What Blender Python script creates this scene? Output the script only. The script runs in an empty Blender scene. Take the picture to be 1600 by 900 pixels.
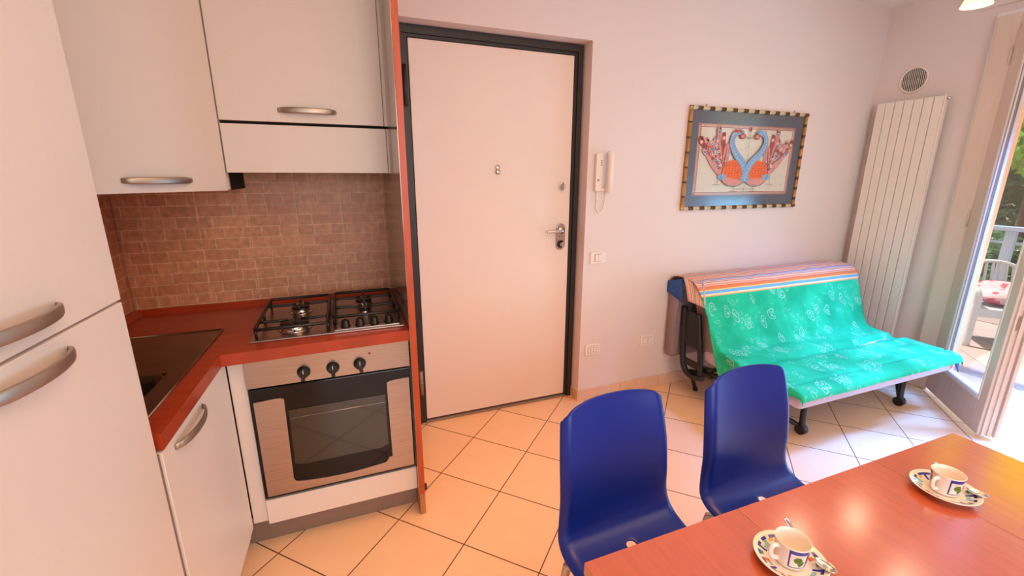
import bpy, bmesh, math, random
from mathutils import Vector, Matrix, noise
random.seed(7)
PI = math.pi
C = bpy.context.scene.collection
S = bpy.context.scene

# ------------------------------------------------------------------ camera
cam_data = bpy.data.cameras.new('camera')
cam = bpy.data.objects.new('camera', cam_data)
C.objects.link(cam)
yaw, pitch, roll = math.radians(21.163), math.radians(14.429), math.radians(0.111)
fwd = Vector((math.sin(yaw)*math.cos(pitch), math.cos(yaw)*math.cos(pitch), -math.sin(pitch)))
r0 = Vector((math.cos(yaw), -math.sin(yaw), 0)); u0 = r0.cross(fwd)
rt = r0*math.cos(roll) + u0*math.sin(roll); up = u0*math.cos(roll) - r0*math.sin(roll)
cam.matrix_world = Matrix(((rt.x, up.x, -fwd.x, 0), (rt.y, up.y, -fwd.y, 0), (rt.z, up.z, -fwd.z, 1.46), (0, 0, 0, 1)))
cam_data.sensor_fit = 'HORIZONTAL'; cam_data.sensor_width = 36.0
cam_data.lens = 681.44/1600*36.0
cam_data.clip_start = 0.02
S.camera = cam

# ------------------------------------------------------------------ light and exposure
S.view_settings.view_transform = 'Standard'
S.view_settings.look = 'None'
S.view_settings.gamma = 1.0
S.view_settings.use_curve_mapping = False
S.view_settings.exposure = 0.0
S.cycles.use_denoising = True
S.cycles.max_bounces = 10
S.cycles.diffuse_bounces = 6
S.cycles.transparent_max_bounces = 16
S.cycles.sample_clamp_indirect = 6.0
S.cycles.caustics_reflective = False
S.cycles.caustics_refractive = False

world = bpy.data.worlds.new('sky'); S.world = world; world.use_nodes = True
wn = world.node_tree.nodes; wl = world.node_tree.links
bg = wn['Background']
sky = wn.new('ShaderNodeTexSky'); sky.sky_type = 'NISHITA'; sky.sun_disc = False
sky.sun_elevation = math.radians(50); sky.sun_rotation = math.radians(300)
wl.new(sky.outputs['Color'], bg.inputs['Color'])
bg.inputs['Strength'].default_value = 0.30

def lamp(name, kind, loc, energy, color, rot=None, size=None, size_y=None, aim=None):
    d = bpy.data.lights.new(name, kind); d.energy = energy; d.color = color
    if kind == 'AREA':
        d.shape = 'RECTANGLE'; d.size = size; d.size_y = size_y or size
    elif kind == 'POINT':
        d.shadow_soft_size = size or 0.03
    o = bpy.data.objects.new(name, d); C.objects.link(o); o.location = loc
    if aim is not None:
        o.rotation_euler = (Vector(aim) - Vector(loc)).to_track_quat('-Z', 'Y').to_euler()
    return o
SUN = lamp('sun', 'SUN', (6, 6, 8), 7.5, (1.0, 0.93, 0.86), aim=(6.6, 2.0, 0)); SUN.data.angle = math.radians(1.5)
# cool daylight through the balcony door, then unseen fill lamps added to the room
BAL = lamp('daylight_balcony', 'AREA', (4.40, 0.78, 0.66), 42, (0.25, 0.62, 1.0), aim=(0, 1.5, 0.75), size=1.1, size_y=1.1)
TOP = lamp('door_top_fill', 'AREA', (3.72, 0.85, 2.34), 92, (0.10, 0.33, 1.0), aim=(3.3, 1.02, 0), size=0.18, size_y=1.1); TOP.data.spread = math.radians(78)  # added blue fill under the door head, tints floor and sofa
REAR = lamp('rear_fill', 'AREA', (0.6, -2.25, 1.55), 56, (0.93, 0.94, 0.98), aim=(2.6, 1.5, 0.9), size=2.2, size_y=1.6)  # added fill lamp behind the camera, brightens the whole room
CEIL = lamp('ceiling_fill', 'AREA', (1.2, -0.1, 2.58), 30, (1.0, 0.66, 0.34), aim=(1.2, -0.099, 0), size=2.0, size_y=1.4)  # added warm fill panel below the ceiling, out of view
KIT = lamp('kitchen_fill', 'AREA', (0.75, 1.25, 2.6), 6, (1.0, 0.40, 0.08), aim=(0.7, 1.25, 0), size=0.8, size_y=0.5); KIT.data.spread = math.radians(75)  # added orange fill aimed down to brighten the kitchen floor

# ------------------------------------------------------------------ materials
def lin(c):
    c = c/255.0
    return c/12.92 if c <= 0.04045 else ((c+0.055)/1.055)**2.4
def rgb(r, g, b): return (lin(r), lin(g), lin(b), 1.0)
MATS = {}
def mat(name, color, rough=0.5, metal=0.0, spec=0.5, coat=0.0, emit=None, estr=0.0, var=0.0, vscale=8.0, bump=0.0, bscale=60.0, stretch=(1, 1, 1), var2=None):
    if name in MATS: return MATS[name]
    m = bpy.data.materials.new(name); m.use_nodes = True; MATS[name] = m
    n = m.node_tree.nodes; l = m.node_tree.links; b = n['Principled BSDF']
    b.inputs['Base Color'].default_value = color; b.inputs['Roughness'].default_value = rough
    b.inputs['Metallic'].default_value = metal; b.inputs['Specular IOR Level'].default_value = spec
    b.inputs['Coat Weight'].default_value = coat; b.inputs['Coat Roughness'].default_value = 0.08
    if emit: b.inputs['Emission Color'].default_value = emit; b.inputs['Emission Strength'].default_value = estr
    tc = n.new('ShaderNodeTexCoord'); mp = n.new('ShaderNodeMapping'); mp.inputs['Scale'].default_value = stretch
    l.new(tc.outputs['Object'], mp.inputs['Vector'])
    nz = n.new('ShaderNodeTexNoise'); nz.inputs['Scale'].default_value = vscale; nz.inputs['Detail'].default_value = 5
    l.new(mp.outputs['Vector'], nz.inputs['Vector'])
    rp = n.new('ShaderNodeValToRGB')
    dark = var2 or tuple(x*(1-var) for x in color[:3]) + (1,)
    rp.color_ramp.elements[0].color = dark; rp.color_ramp.elements[0].position = 0.32
    rp.color_ramp.elements[1].color = color; rp.color_ramp.elements[1].position = 0.66
    l.new(nz.outputs['Fac'], rp.inputs['Fac']); l.new(rp.outputs['Color'], b.inputs['Base Color'])
    if bump:
        nb = n.new('ShaderNodeTexNoise'); nb.inputs['Scale'].default_value = bscale; nb.inputs['Detail'].default_value = 4
        l.new(mp.outputs['Vector'], nb.inputs['Vector'])
        bp = n.new('ShaderNodeBump'); bp.inputs['Strength'].default_value = bump; bp.inputs['Distance'].default_value = 0.003
        l.new(nb.outputs['Fac'], bp.inputs['Height']); l.new(bp.outputs['Normal'], b.inputs['Normal'])
    return m

def glass_mat(name, tint=(1, 1, 1, 1), ior=1.5, rough=0.02):
    m = bpy.data.materials.new(name); m.use_nodes = True; n = m.node_tree.nodes; l = m.node_tree.links
    n.clear(); out = n.new('ShaderNodeOutputMaterial'); mx = n.new('ShaderNodeMixShader'); lw = n.new('ShaderNodeLayerWeight'); lw.inputs['Blend'].default_value = 0.5
    p5 = n.new('ShaderNodeMath'); p5.operation = 'POWER'; p5.inputs[1].default_value = 4.5; l.new(lw.outputs['Facing'], p5.inputs[0])
    fr = n.new('ShaderNodeMath'); fr.operation = 'MULTIPLY_ADD'; fr.inputs[1].default_value = 0.95; fr.inputs[2].default_value = 0.045*(ior-1)/0.5; l.new(p5.outputs[0], fr.inputs[0])
    tr = n.new('ShaderNodeBsdfTransparent'); tr.inputs['Color'].default_value = tint
    gl = n.new('ShaderNodeBsdfGlossy'); gl.inputs['Roughness'].default_value = rough
    l.new(fr.outputs[0], mx.inputs['Fac']); l.new(tr.outputs[0], mx.inputs[1]); l.new(gl.outputs[0], mx.inputs[2])
    l.new(mx.outputs[0], out.inputs['Surface']); MATS[name] = m
    return m

def math_node(n, l, op, a, b=None, c=None):
    k = n.new('ShaderNodeMath'); k.operation = op
    for i, v in enumerate((a, b, c)):
        if v is None: continue
        if isinstance(v, (int, float)): k.inputs[i].default_value = v
        else: l.new(v, k.inputs[i])
    return k.outputs[0]

def tile_mat(name, tile_a, tile_b, grout, p1, o1, p2, o2, w, rough=0.25):
    """square tiles laid diagonally: joints where y-x = o1+k*p1 and x+y = o2+k*p2 (world metres)"""
    m = bpy.data.materials.new(name); m.use_nodes = True; n = m.node_tree.nodes; l = m.node_tree.links; b = n['Principled BSDF']
    g = n.new('ShaderNodeNewGeometry'); sx = n.new('ShaderNodeSeparateXYZ'); l.new(g.outputs['Position'], sx.inputs[0])
    X, Y = sx.outputs[0], sx.outputs[1]
    d1 = math_node(n, l, 'DIVIDE', math_node(n, l, 'SUBTRACT', math_node(n, l, 'SUBTRACT', Y, X), o1), p1)
    d2 = math_node(n, l, 'DIVIDE', math_node(n, l, 'SUBTRACT', math_node(n, l, 'ADD', Y, X), o2), p2)
    f1 = math_node(n, l, 'ABSOLUTE', math_node(n, l, 'SUBTRACT', d1, math_node(n, l, 'ROUND', d1)))
    f2 = math_node(n, l, 'ABSOLUTE', math_node(n, l, 'SUBTRACT', d2, math_node(n, l, 'ROUND', d2)))
    joint = math_node(n, l, 'LESS_THAN', math_node(n, l, 'MINIMUM', f1, f2), w)
    # a slightly different tone for every tile
    cid = n.new('ShaderNodeCombineXYZ')
    l.new(math_node(n, l, 'FLOOR', d1), cid.inputs[0]); l.new(math_node(n, l, 'FLOOR', d2), cid.inputs[1])
    wn_ = n.new('ShaderNodeTexWhiteNoise'); l.new(cid.outputs[0], wn_.inputs['Vector'])
    nz = n.new('ShaderNodeTexNoise'); nz.inputs['Scale'].default_value = 9; nz.inputs['Detail'].default_value = 7
    l.new(g.outputs['Position'], nz.inputs['Vector'])
    fac = math_node(n, l, 'ADD', math_node(n, l, 'MULTIPLY', wn_.outputs['Value'], 0.35), math_node(n, l, 'MULTIPLY', nz.outputs['Fac'], 0.75))
    mixt = n.new('ShaderNodeMix'); mixt.data_type = 'RGBA'; l.new(fac, mixt.inputs['Factor'])
    mixt.inputs['A'].default_value = tile_a; mixt.inputs['B'].default_value = tile_b
    mixg = n.new('ShaderNodeMix'); mixg.data_type = 'RGBA'; l.new(joint, mixg.inputs['Factor'])
    l.new(mixt.outputs['Result'], mixg.inputs['A']); mixg.inputs['B'].default_value = grout
    l.new(mixg.outputs['Result'], b.inputs['Base Color'])
    r = math_node(n, l, 'ADD', math_node(n, l, 'MULTIPLY', joint, 0.5), rough); l.new(r, b.inputs['Roughness'])
    bp = n.new('ShaderNodeBump'); bp.inputs['Strength'].default_value = 0.5; bp.inputs['Distance'].default_value = 0.002
    l.new(math_node(n, l, 'SUBTRACT', 1.0, joint), bp.inputs['Height']); l.new(bp.outputs['Normal'], b.inputs['Normal'])
    MATS[name] = m
    return m

def brick_tile_mat(name):
    m = bpy.data.materials.new(name); m.use_nodes = True; n = m.node_tree.nodes; l = m.node_tree.links; b = n['Principled BSDF']
    g = n.new('ShaderNodeNewGeometry'); sx = n.new('ShaderNodeSeparateXYZ'); l.new(g.outputs['Position'], sx.inputs[0])
    cb = n.new('ShaderNodeCombineXYZ')
    l.new(math_node(n, l, 'SUBTRACT', math_node(n, l, 'ADD', sx.outputs[0], 5.0), sx.outputs[1]), cb.inputs[0])
    l.new(math_node(n, l, 'SUBTRACT', sx.outputs[2], 0.008), cb.inputs[1])
    br = n.new('ShaderNodeTexBrick'); l.new(cb.outputs[0], br.inputs['Vector'])
    br.inputs['Scale'].default_value = 1.0; br.inputs['Brick Width'].default_value = 0.135; br.inputs['Row Height'].default_value = 0.049
    br.inputs['Mortar Size'].default_value = 0.0022; br.inputs['Mortar Smooth'].default_value = 0.3
    br.offset = 0.37; br.offset_frequency = 2; br.squash = 0.55; br.squash_frequency = 3
    br.inputs['Color1'].default_value = rgb(224, 158, 116); br.inputs['Color2'].default_value = rgb(206, 140, 102)
    br.inputs['Mortar'].default_value = rgb(236, 190, 154)
    # the joints of the 20 cm tiles the brick relief is moulded into
    xx = math_node(n, l, 'DIVIDE', sx.outputs[0], 0.1975)
    fx = math_node(n, l, 'ABSOLUTE', math_node(n, l, 'SUBTRACT', xx, math_node(n, l, 'ROUND', xx)))
    jx = math_node(n, l, 'LESS_THAN', fx, 0.008)
    mj = n.new('ShaderNodeMix'); mj.data_type = 'RGBA'; l.new(jx, mj.inputs['Factor']); l.new(br.outputs['Color'], mj.inputs['A'])
    mj.inputs['B'].default_value = rgb(232, 184, 148)
    nz = n.new('ShaderNodeTexNoise'); nz.inputs['Scale'].default_value = 40; nz.inputs['Detail'].default_value = 6
    l.new(g.outputs['Position'], nz.inputs['Vector'])
    mx = n.new('ShaderNodeMix'); mx.data_type = 'RGBA'; mx.blend_type = 'MULTIPLY'; mx.inputs['Factor'].default_value = 1
    rp = n.new('ShaderNodeValToRGB'); rp.color_ramp.elements[0].color = (0.72, 0.72, 0.72, 1); rp.color_ramp.elements[0].position = 0.3
    rp.color_ramp.elements[1].color = (1.08, 1.08, 1.08, 1); rp.color_ramp.elements[1].position = 0.7
    l.new(nz.outputs['Fac'], rp.inputs['Fac']); l.new(mj.outputs['Result'], mx.inputs['A']); l.new(rp.outputs['Color'], mx.inputs['B'])
    l.new(mx.outputs['Result'], b.inputs['Base Color']); b.inputs['Roughness'].default_value = 0.45
    bp = n.new('ShaderNodeBump'); bp.inputs['Strength'].default_value = 0.35; bp.inputs['Distance'].default_value = 0.003
    l.new(br.outputs['Fac'], bp.inputs['Height']); bp.invert = True; l.new(bp.outputs['Normal'], b.inputs['Normal'])
    MATS[name] = m
    return m

M_wall = mat('wall_paint', rgb(226, 212, 206), 0.9, spec=0.2, var=0.02, vscale=2, bump=0.15, bscale=180)
M_ceil = mat('ceiling_paint', rgb(238, 228, 220), 0.9, spec=0.2)
M_floor = tile_mat('floor_tiles', rgb(238, 192, 150), rgb(246, 206, 168), rgb(104, 72, 52), 0.4625, 1.551, 0.479, 1.785, 0.0075)
M_outfloor = tile_mat('balcony_tiles', rgb(176, 158, 150), rgb(190, 172, 164), rgb(110, 96, 90), 0.4625, 1.551, 0.479, 1.785, 0.008, 0.5)
M_base = mat('skirting_tile', rgb(226, 190, 160), 0.3, var=0.1, vscale=14)
M_tile = brick_tile_mat('backsplash_brick_tile')
M_lam = mat('white_laminate', rgb(232, 218, 206), 0.42, var=0.015, vscale=30, stretch=(12, 12, 1), bump=0.06, bscale=90)
M_lam2 = mat('tall_unit_laminate', rgb(232, 218, 208), 0.4, var=0.015, vscale=30, stretch=(12, 12, 1))
M_doorw = mat('door_white', rgb(234, 216, 202), 0.45, var=0.02, vscale=3)
M_frame = mat('door_frame_black', rgb(42, 38, 36), 0.45, var=0.15, vscale=20)
M_cherry = mat('cherry_edge', rgb(176, 62, 30), 0.3, var=0.25, vscale=9, stretch=(1, 8, 1), coat=0.15)
M_cherryv = mat('cherry_panel', rgb(192, 78, 34), 0.38, var=0.2, vscale=9, stretch=(8, 8, 0.6))
M_raw = mat('raw_wood', rgb(190, 130, 80), 0.7, var=0.35, vscale=14, stretch=(6, 6, 1))
M_table = mat('table_cherry', rgb(184, 86, 48), 0.2, var=0.14, vscale=8, stretch=(9, 0.8, 1), coat=1.0, spec=0.7)
M_table.node_tree.nodes['Principled BSDF'].inputs['Coat IOR'].default_value = 1.8; M_table.node_tree.nodes['Principled BSDF'].inputs['Coat Roughness'].default_value = 0.16
M_steel = mat('brushed_steel', rgb(188, 172, 160), 0.3, metal=1.0, var=0.12, vscale=6, stretch=(1, 1, 30))
M_handle = mat('satin_nickel', rgb(190, 174, 158), 0.44, metal=1.0, var=0.1, vscale=10)
M_chrome = mat('chrome', rgb(210, 206, 202), 0.15, metal=1.0)
M_sink = mat('sink_steel', rgb(150, 132, 112), 0.34, metal=1.0, var=0.2, vscale=12)
M_panelin = mat('panel_inner_laminate', rgb(176, 162, 150), 0.16, metal=0.55, var=0.05, vscale=10)
M_plinth = mat('plinth_grey', rgb(150, 132, 118), 0.4, metal=0.4, var=0.08, vscale=12)
M_blackgloss = mat('oven_black_glass', rgb(14, 14, 14), 0.06, spec=0.35)
M_ovenwin = mat('oven_window', rgb(26, 30, 24), 0.05, spec=0.7, coat=0.5)
M_blackplastic = mat('black_plastic', rgb(24, 23, 23), 0.4)
M_castiron = mat('black_enamel', rgb(26, 24, 23), 0.42)
M_dark = mat('dark_gap', rgb(26, 20, 18), 0.9)
M_white = mat('white_plastic', rgb(236, 224, 212), 0.35)
M_greyline = mat('grey_line', rgb(150, 140, 132), 0.6)
M_gapstrip = mat('gap_strip', rgb(132, 108, 96), 0.7)
M_rad = mat('radiator_enamel', rgb(232, 220, 208), 0.35)
M_frameW = mat('french_door_lacquer', rgb(222, 200, 184), 0.45, var=0.05, vscale=10, stretch=(4, 4, .5))
M_frameL = mat('french_door_bead', rgb(240, 232, 228), 0.35)
M_peach = mat('exterior_peach_plaster', rgb(246, 176, 132), 0.9, var=0.06, vscale=5)
M_glass = glass_mat('window_glass')
M_picglass = glass_mat('picture_glass', ior=1.55, rough=0.16)
M_blue = mat('blue_polypropylene', rgb(14, 40, 138), 0.36, spec=0.4, var=0.04, vscale=3)
M_alu = mat('satin_aluminium', rgb(196, 190, 184), 0.35, metal=1.0)
M_greyfab = mat('grey_mattress_fabric', rgb(150, 132, 132), 0.95, var=0.1, vscale=60, bump=0.4, bscale=300)
M_seatfab = mat('lavender_mattress_fabric', rgb(206, 190, 206), 0.95, var=0.06, vscale=40, bump=0.3, bscale=250)
M_sofablack = mat('sofa_black_steel', rgb(22, 21, 22), 0.4)
M_gold = mat('bamboo_gold', rgb(196, 140, 70), 0.35, metal=0.2, var=0.3, vscale=25)
M_goldlight = mat('bamboo_pale', rgb(226, 200, 150), 0.35, metal=0.2)
M_golddark = mat('bamboo_dark', rgb(82, 56, 34), 0.45)
M_paper = mat('print_cloth', rgb(226, 214, 194), 0.85, var=0.06, vscale=30)
M_mat = mat('picture_mount', rgb(84, 90, 104), 0.8, var=0.08, vscale=20)
M_pred = mat('print_red', rgb(178, 84, 72), 0.85, var=0.25, vscale=50)
M_porange = mat('print_orange', rgb(236, 112, 62), 0.85, var=0.2, vscale=60)
M_pblue = mat('print_blue', rgb(140, 178, 214), 0.85, var=0.25, vscale=90)
M_ppink = mat('print_pink', rgb(214, 150, 140), 0.85, var=0.2, vscale=50)
M_pline = mat('print_line', rgb(92, 82, 92), 0.85)
M_pgreen = mat('print_olive', rgb(160, 150, 110), 0.85)
M_porc = mat('porcelain', rgb(236, 226, 214), 0.18, coat=0.3)
M_cobalt = mat('cobalt_glaze', rgb(46, 58, 160), 0.18, coat=0.3, var=0.3, vscale=120)
M_cgreen = mat('green_glaze', rgb(96, 128, 44), 0.2, var=0.4, vscale=150)
M_cyellow = mat('yellow_glaze', rgb(226, 190, 70), 0.2, var=0.3, vscale=150)
M_corange = mat('orange_glaze', rgb(228, 116, 70), 0.2, var=0.3, vscale=150)
M_ccyan = mat('aqua_glaze', rgb(150, 200, 200), 0.2, var=0.3, vscale=150)
M_railing = mat('railing_blue_grey', rgb(168, 196, 226), 0.4)
M_leafy = mat('leaf_bright', rgb(196, 240, 96), 0.6, var=0.35, vscale=3)
M_leafd = mat('leaf_dark', rgb(84, 140, 84), 0.6, var=0.4, vscale=3)
M_leafm = mat('leaf_mid', rgb(96, 156, 80), 0.6, var=0.4, vscale=3)
for _m in (M_leafy, M_leafd, M_leafm):          # thin leaves let some light through
    _n = _m.node_tree.nodes; _l = _m.node_tree.links
    _t = _n.new('ShaderNodeBsdfTranslucent'); _x = _n.new('ShaderNodeMixShader'); _x.inputs['Fac'].default_value = 0.45
    _l.new(_n['Color Ramp'].outputs['Color'], _t.inputs['Color'])
    _l.new(_n['Principled BSDF'].outputs[0], _x.inputs[1]); _l.new(_t.outputs[0], _x.inputs[2]); _l.new(_x.outputs[0], _n['Material Output'].inputs['Surface'])
M_bark = mat('bark', rgb(92, 70, 54), 0.9, var=0.3, vscale=12)
M_flower = mat('white_petals', rgb(244, 244, 236), 0.7)
M_soil = mat('ground', rgb(120, 116, 84), 0.95, var=0.3, vscale=2)
M_rose = mat('cushion_red', rgb(200, 90, 108), 0.9, var=0.2, vscale=30)
M_cushion = mat('cushion_pale', rgb(206, 176, 182), 0.9)
M_gchair = mat('garden_plastic_white', rgb(196, 206, 214), 0.5)
M_curb = mat('balcony_curb', rgb(240, 238, 234), 0.7)

M_addedcloth = bpy.data.materials.new('yellow_added_cloth'); M_addedcloth.use_nodes = True  # cloth of the added canopy, bright underside for the table glare
_n = M_addedcloth.node_tree.nodes; _l = M_addedcloth.node_tree.links
_tr = _n.new('ShaderNodeBsdfTranslucent'); _tr.inputs['Color'].default_value = rgb(252, 240, 96)
_ad = _n.new('ShaderNodeMixShader'); _ad.inputs['Fac'].default_value = 0.85
_n['Principled BSDF'].inputs['Base Color'].default_value = rgb(246, 224, 70); _n['Principled BSDF'].inputs['Roughness'].default_value = 0.9
_l.new(_n['Principled BSDF'].outputs[0], _ad.inputs[1]); _l.new(_tr.outputs[0], _ad.inputs[2]); _l.new(_ad.outputs[0], _n['Material Output'].inputs['Surface'])

# ------------------------------------------------------------------ mesh helpers
WM = {}
def world_of(o):
    m = Matrix.Identity(4)
    while o is not None:
        m = WM[o.name] @ m
        o = o.parent
    return m

def nb(): return bmesh.new()
def box(bm, a, b, mi=0, bev=0.0, seg=2):
    x0, y0, z0 = a; x1, y1, z1 = b
    vs = [bm.verts.new(p) for p in ((x0,y0,z0),(x1,y0,z0),(x1,y1,z0),(x0,y1,z0),(x0,y0,z1),(x1,y0,z1),(x1,y1,z1),(x0,y1,z1))]
    fs = [bm.faces.new([vs[i] for i in q]) for q in ((3,2,1,0),(4,5,6,7),(0,1,5,4),(1,2,6,5),(2,3,7,6),(3,0,4,7))]
    for f in fs: f.material_index = mi
    if bev > 0:
        es = list({e for f in fs for e in f.edges})
        r = bmesh.ops.bevel(bm, geom=es, offset=bev, segments=seg, profile=0.5, affect='EDGES')
        for f in r['faces']: f.material_index = mi
    return bm
def prism(bm, pts, z0, z1, mi=0, bev=0.0, axis='z'):
    """extrude a polygon (counter-clockwise list of 2D points)"""
    def P(p, h):
        if axis == 'z': return (p[0], p[1], h)
        if axis == 'y': return (p[0], h, p[1])
        return (h, p[0], p[1])
    lo = [bm.verts.new(P(p, z0)) for p in pts]; hi = [bm.verts.new(P(p, z1)) for p in pts]
    fs = [bm.faces.new(lo[::-1]), bm.faces.new(hi)]
    n = len(pts)
    for i in range(n): fs.append(bm.faces.new((lo[i], lo[(i+1) % n], hi[(i+1) % n], hi[i])))
    for f in fs: f.material_index = mi
    if bev > 0:
        es = list(set(fs[0].edges) | set(fs[1].edges))
        r = bmesh.ops.bevel(bm, geom=es, offset=bev, segments=2, profile=0.5, affect='EDGES')
        for f in r['faces']: f.material_index = mi
    return bm
def tube(bm, pts, r, seg=10, mi=0, closed=False, flat=1.0, caps=True, fixed_up=None):
    pts = [Vector(p) for p in pts]; n = len(pts); rings = []
    rr = r if isinstance(r, (list, tuple)) else [r]*n
    prev = None
    for i, p in enumerate(pts):
        if closed: t = (pts[(i+1) % n] - pts[i-1]).normalized()
        else: t = (pts[min(i+1, n-1)] - pts[max(i-1, 0)]).normalized()
        if fixed_up is not None: a = Vector(fixed_up)
        elif prev is not None: a = prev
        else: a = Vector((0, 0, 1)) if abs(t.z) < 0.9 else Vector((1, 0, 0))
        a = (a - t*a.dot(t)).normalized(); b = t.cross(a); prev = a
        rings.append([bm.verts.new(p + a*(rr[i]*math.cos(2*PI*k/seg)) + b*(rr[i]*flat*math.sin(2*PI*k/seg))) for k in range(seg)])
    m = n if closed else n-1
    for i in range(m):
        A, B = rings[i], rings[(i+1) % n]
        for k in range(seg):
            f = bm.faces.new((A[k], A[(k+1) % seg], B[(k+1) % seg], B[k])); f.material_index = mi; f.smooth = True
    if caps and not closed:
        f = bm.faces.new(rings[0][::-1]); f.material_index = mi
        f = bm.faces.new(rings[-1]); f.material_index = mi
    return bm
def cyl(bm, p0, p1, r, seg=24, mi=0, r2=None): return tube(bm, [p0, p1], [r, r if r2 is None else r2], seg, mi)
def lathe(bm, prof, c=(0, 0, 0), seg=48, mfun=None, axis='z'):
    """prof: list of (radius, height)"""
    rings = []
    for (r, h) in prof:
        ring = []
        for k in range(seg):
            a = 2*PI*k/seg; x, y = r*math.cos(a), r*math.sin(a)
            if axis == 'z': p = (c[0]+x, c[1]+y, c[2]+h)
            elif axis == 'y': p = (c[0]+x, c[1]-h, c[2]+y)
            else: p = (c[0]-h, c[1]+x, c[2]+y)
            ring.append(bm.verts.new(p))
        rings.append(ring)
    for i in range(len(prof)-1):
        for k in range(seg):
            f = bm.faces.new((rings[i][k], rings[i][(k+1) % seg], rings[i+1][(k+1) % seg], rings[i+1][k])); f.smooth = True
            if mfun: f.material_index = mfun(i, k)
    for ring, pr in ((rings[0], prof[0]), (rings[-1], prof[-1])):
        if pr[0] > 1e-5:
            f = bm.faces.new(ring if ring is rings[-1] else ring[::-1])
            if mfun: f.material_index = mfun(0 if ring is rings[0] else len(prof)-2, 0)
    return bm
def arc(cx, cy, r, a0, a1, n): return [(cx+r*math.cos(math.radians(a0+(a1-a0)*i/n)), cy+r*math.sin(math.radians(a0+(a1-a0)*i/n))) for i in range(n+1)]

def smooth_path(pts, n=6):
    """Catmull-Rom through 3D points"""
    P = [Vector(p) for p in pts]; out = []
    for i in range(len(P)-1):
        p0, p1, p2, p3 = P[max(i-1, 0)], P[i], P[i+1], P[min(i+2, len(P)-1)]
        for k in range(n):
            t = k/n
            out.append(0.5*((2*p1) + (p2-p0)*t + (2*p0-5*p1+4*p2-p3)*t*t + (3*p1-p0-3*p2+p3)*t*t*t))
    out.append(P[-1]); return out

def obj(name, bm, mats, parent=None, local=False, loc=None, smooth=False, fix=True):
    """link a bmesh as ONE object. Geometry is in world metres unless local=True (then in the parent's frame)."""
    if fix: bmesh.ops.recalc_face_normals(bm, faces=bm.faces)
    W0 = Matrix.Identity(4)
    if parent is not None and not local: bm.transform(world_of(parent).inverted())
    if parent is None and loc is not None:
        bm.transform(Matrix.Translation(loc).inverted()); W0 = Matrix.Translation(loc)
    me = bpy.data.meshes.new(name); bm.to_mesh(me); bm.free()
    for m in (mats if isinstance(mats, (list, tuple)) else [mats]): me.materials.append(m)
    if smooth:
        for p in me.polygons: p.use_smooth = True
    o = bpy.data.objects.new(name, me); C.objects.link(o)
    if parent is not None: o.parent = parent
    if parent is None and loc is not None: o.location = loc
    WM[o.name] = W0
    return o
def tag(o, label, cat, group=None, kind=None):
    o['label'] = label
    if cat: o['category'] = cat
    if group: o['group'] = group
    if kind: o['kind'] = kind
    return o
def thing(name, label, cat, loc, rz=0.0, group=None):
    o = bpy.data.objects.new(name, None); o.empty_display_size = 0.05; C.objects.link(o)
    o.location = loc; o.rotation_euler = (0, 0, rz); WM[o.name] = Matrix.Translation(loc) @ Matrix.Rotation(rz, 4, 'Z')
    return tag(o, label, cat, group)
def struct(name, bm, m, **k):
    o = obj(name, bm, m, **k); o['kind'] = 'structure'; return o
def copy_tree(o, parent=None):
    c = o.copy(); C.objects.link(c); WM[c.name] = WM[o.name].copy()
    if parent is not None: c.parent = parent
    for ch in [x for x in S.objects if x.parent == o]: copy_tree(ch, c)
    return c
def shade_auto(o, ang=35):
    me = o.data
    for p in me.polygons: p.use_smooth = True
    try: me.set_sharp_from_angle(angle=math.radians(ang))
    except Exception: pass
    return o
def handle_bm(bm, p0, p1, outv, upv, proj=0.028, wid=0.011, thick=0.0035, n=22):
    """bow handle: a flat strap curving out from p0 to p1"""
    p0, p1, outv, upv = Vector(p0), Vector(p1), Vector(outv).normalized(), Vector(upv).normalized()
    rows = []
    for i in range(n+1):
        t = i/n; s = math.sin(PI*t)
        p = p0.lerp(p1, t) + outv*(proj*(s**0.55) if s > 0 else 0)
        rows.append((p, wid*(0.72+0.28*min(1, s*2.2))))
    rings = []
    for i, (p, w) in enumerate(rows):
        t = (rows[min(i+1, n)][0]-rows[max(i-1, 0)][0]).normalized(); nrm = upv.cross(t).normalized()
        sec = []
        for k in range(12):
            a = 2*PI*k/12; ca, sa = math.cos(a), math.sin(a)
            ca = math.copysign(abs(ca)**0.5, ca); sa = math.copysign(abs(sa)**0.7, sa)
            sec.append(bm.verts.new(p + upv*(w*ca) + nrm*(thick*sa)))
        rings.append(sec)
    for i in range(n):
        for k in range(12):
            f = bm.faces.new((rings[i][k], rings[i][(k+1) % 12], rings[i+1][(k+1) % 12], rings[i+1][k])); f.smooth = True
    bm.faces.new(rings[0]); bm.faces.new(rings[-1][::-1])
    return bm

# ------------------------------------------------------------------ room shell
WY = 2.307; RX = 3.81; CZ = 2.63; FYB = -2.3; WT = 0.5
bm = nb(); box(bm, (-1.6, FYB-0.3, -0.12), (RX+0.02, 2.62, 0.0)); struct('floor', bm, M_floor)
bm = nb(); box(bm, (-1.6, FYB-0.3, CZ), (RX+WT, 2.62, CZ+0.12)); struct('ceiling', bm, M_ceil)
# back wall with the recess of the entrance door
DX0, DX1, DZ, DY = 0.262, 1.365, 2.177, 2.405
bm = nb()
box(bm, (-1.6, WY, 0), (DX0, WY+0.3, CZ)); box(bm, (DX1, WY, 0), (RX, WY+0.3, CZ)); box(bm, (DX0, WY, DZ), (DX1, WY+0.3, CZ))
box(bm, (DX0, DY+0.06, 0), (DX1, WY+0.3, DZ))
struct('wall_back', bm, M_wall)
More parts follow.
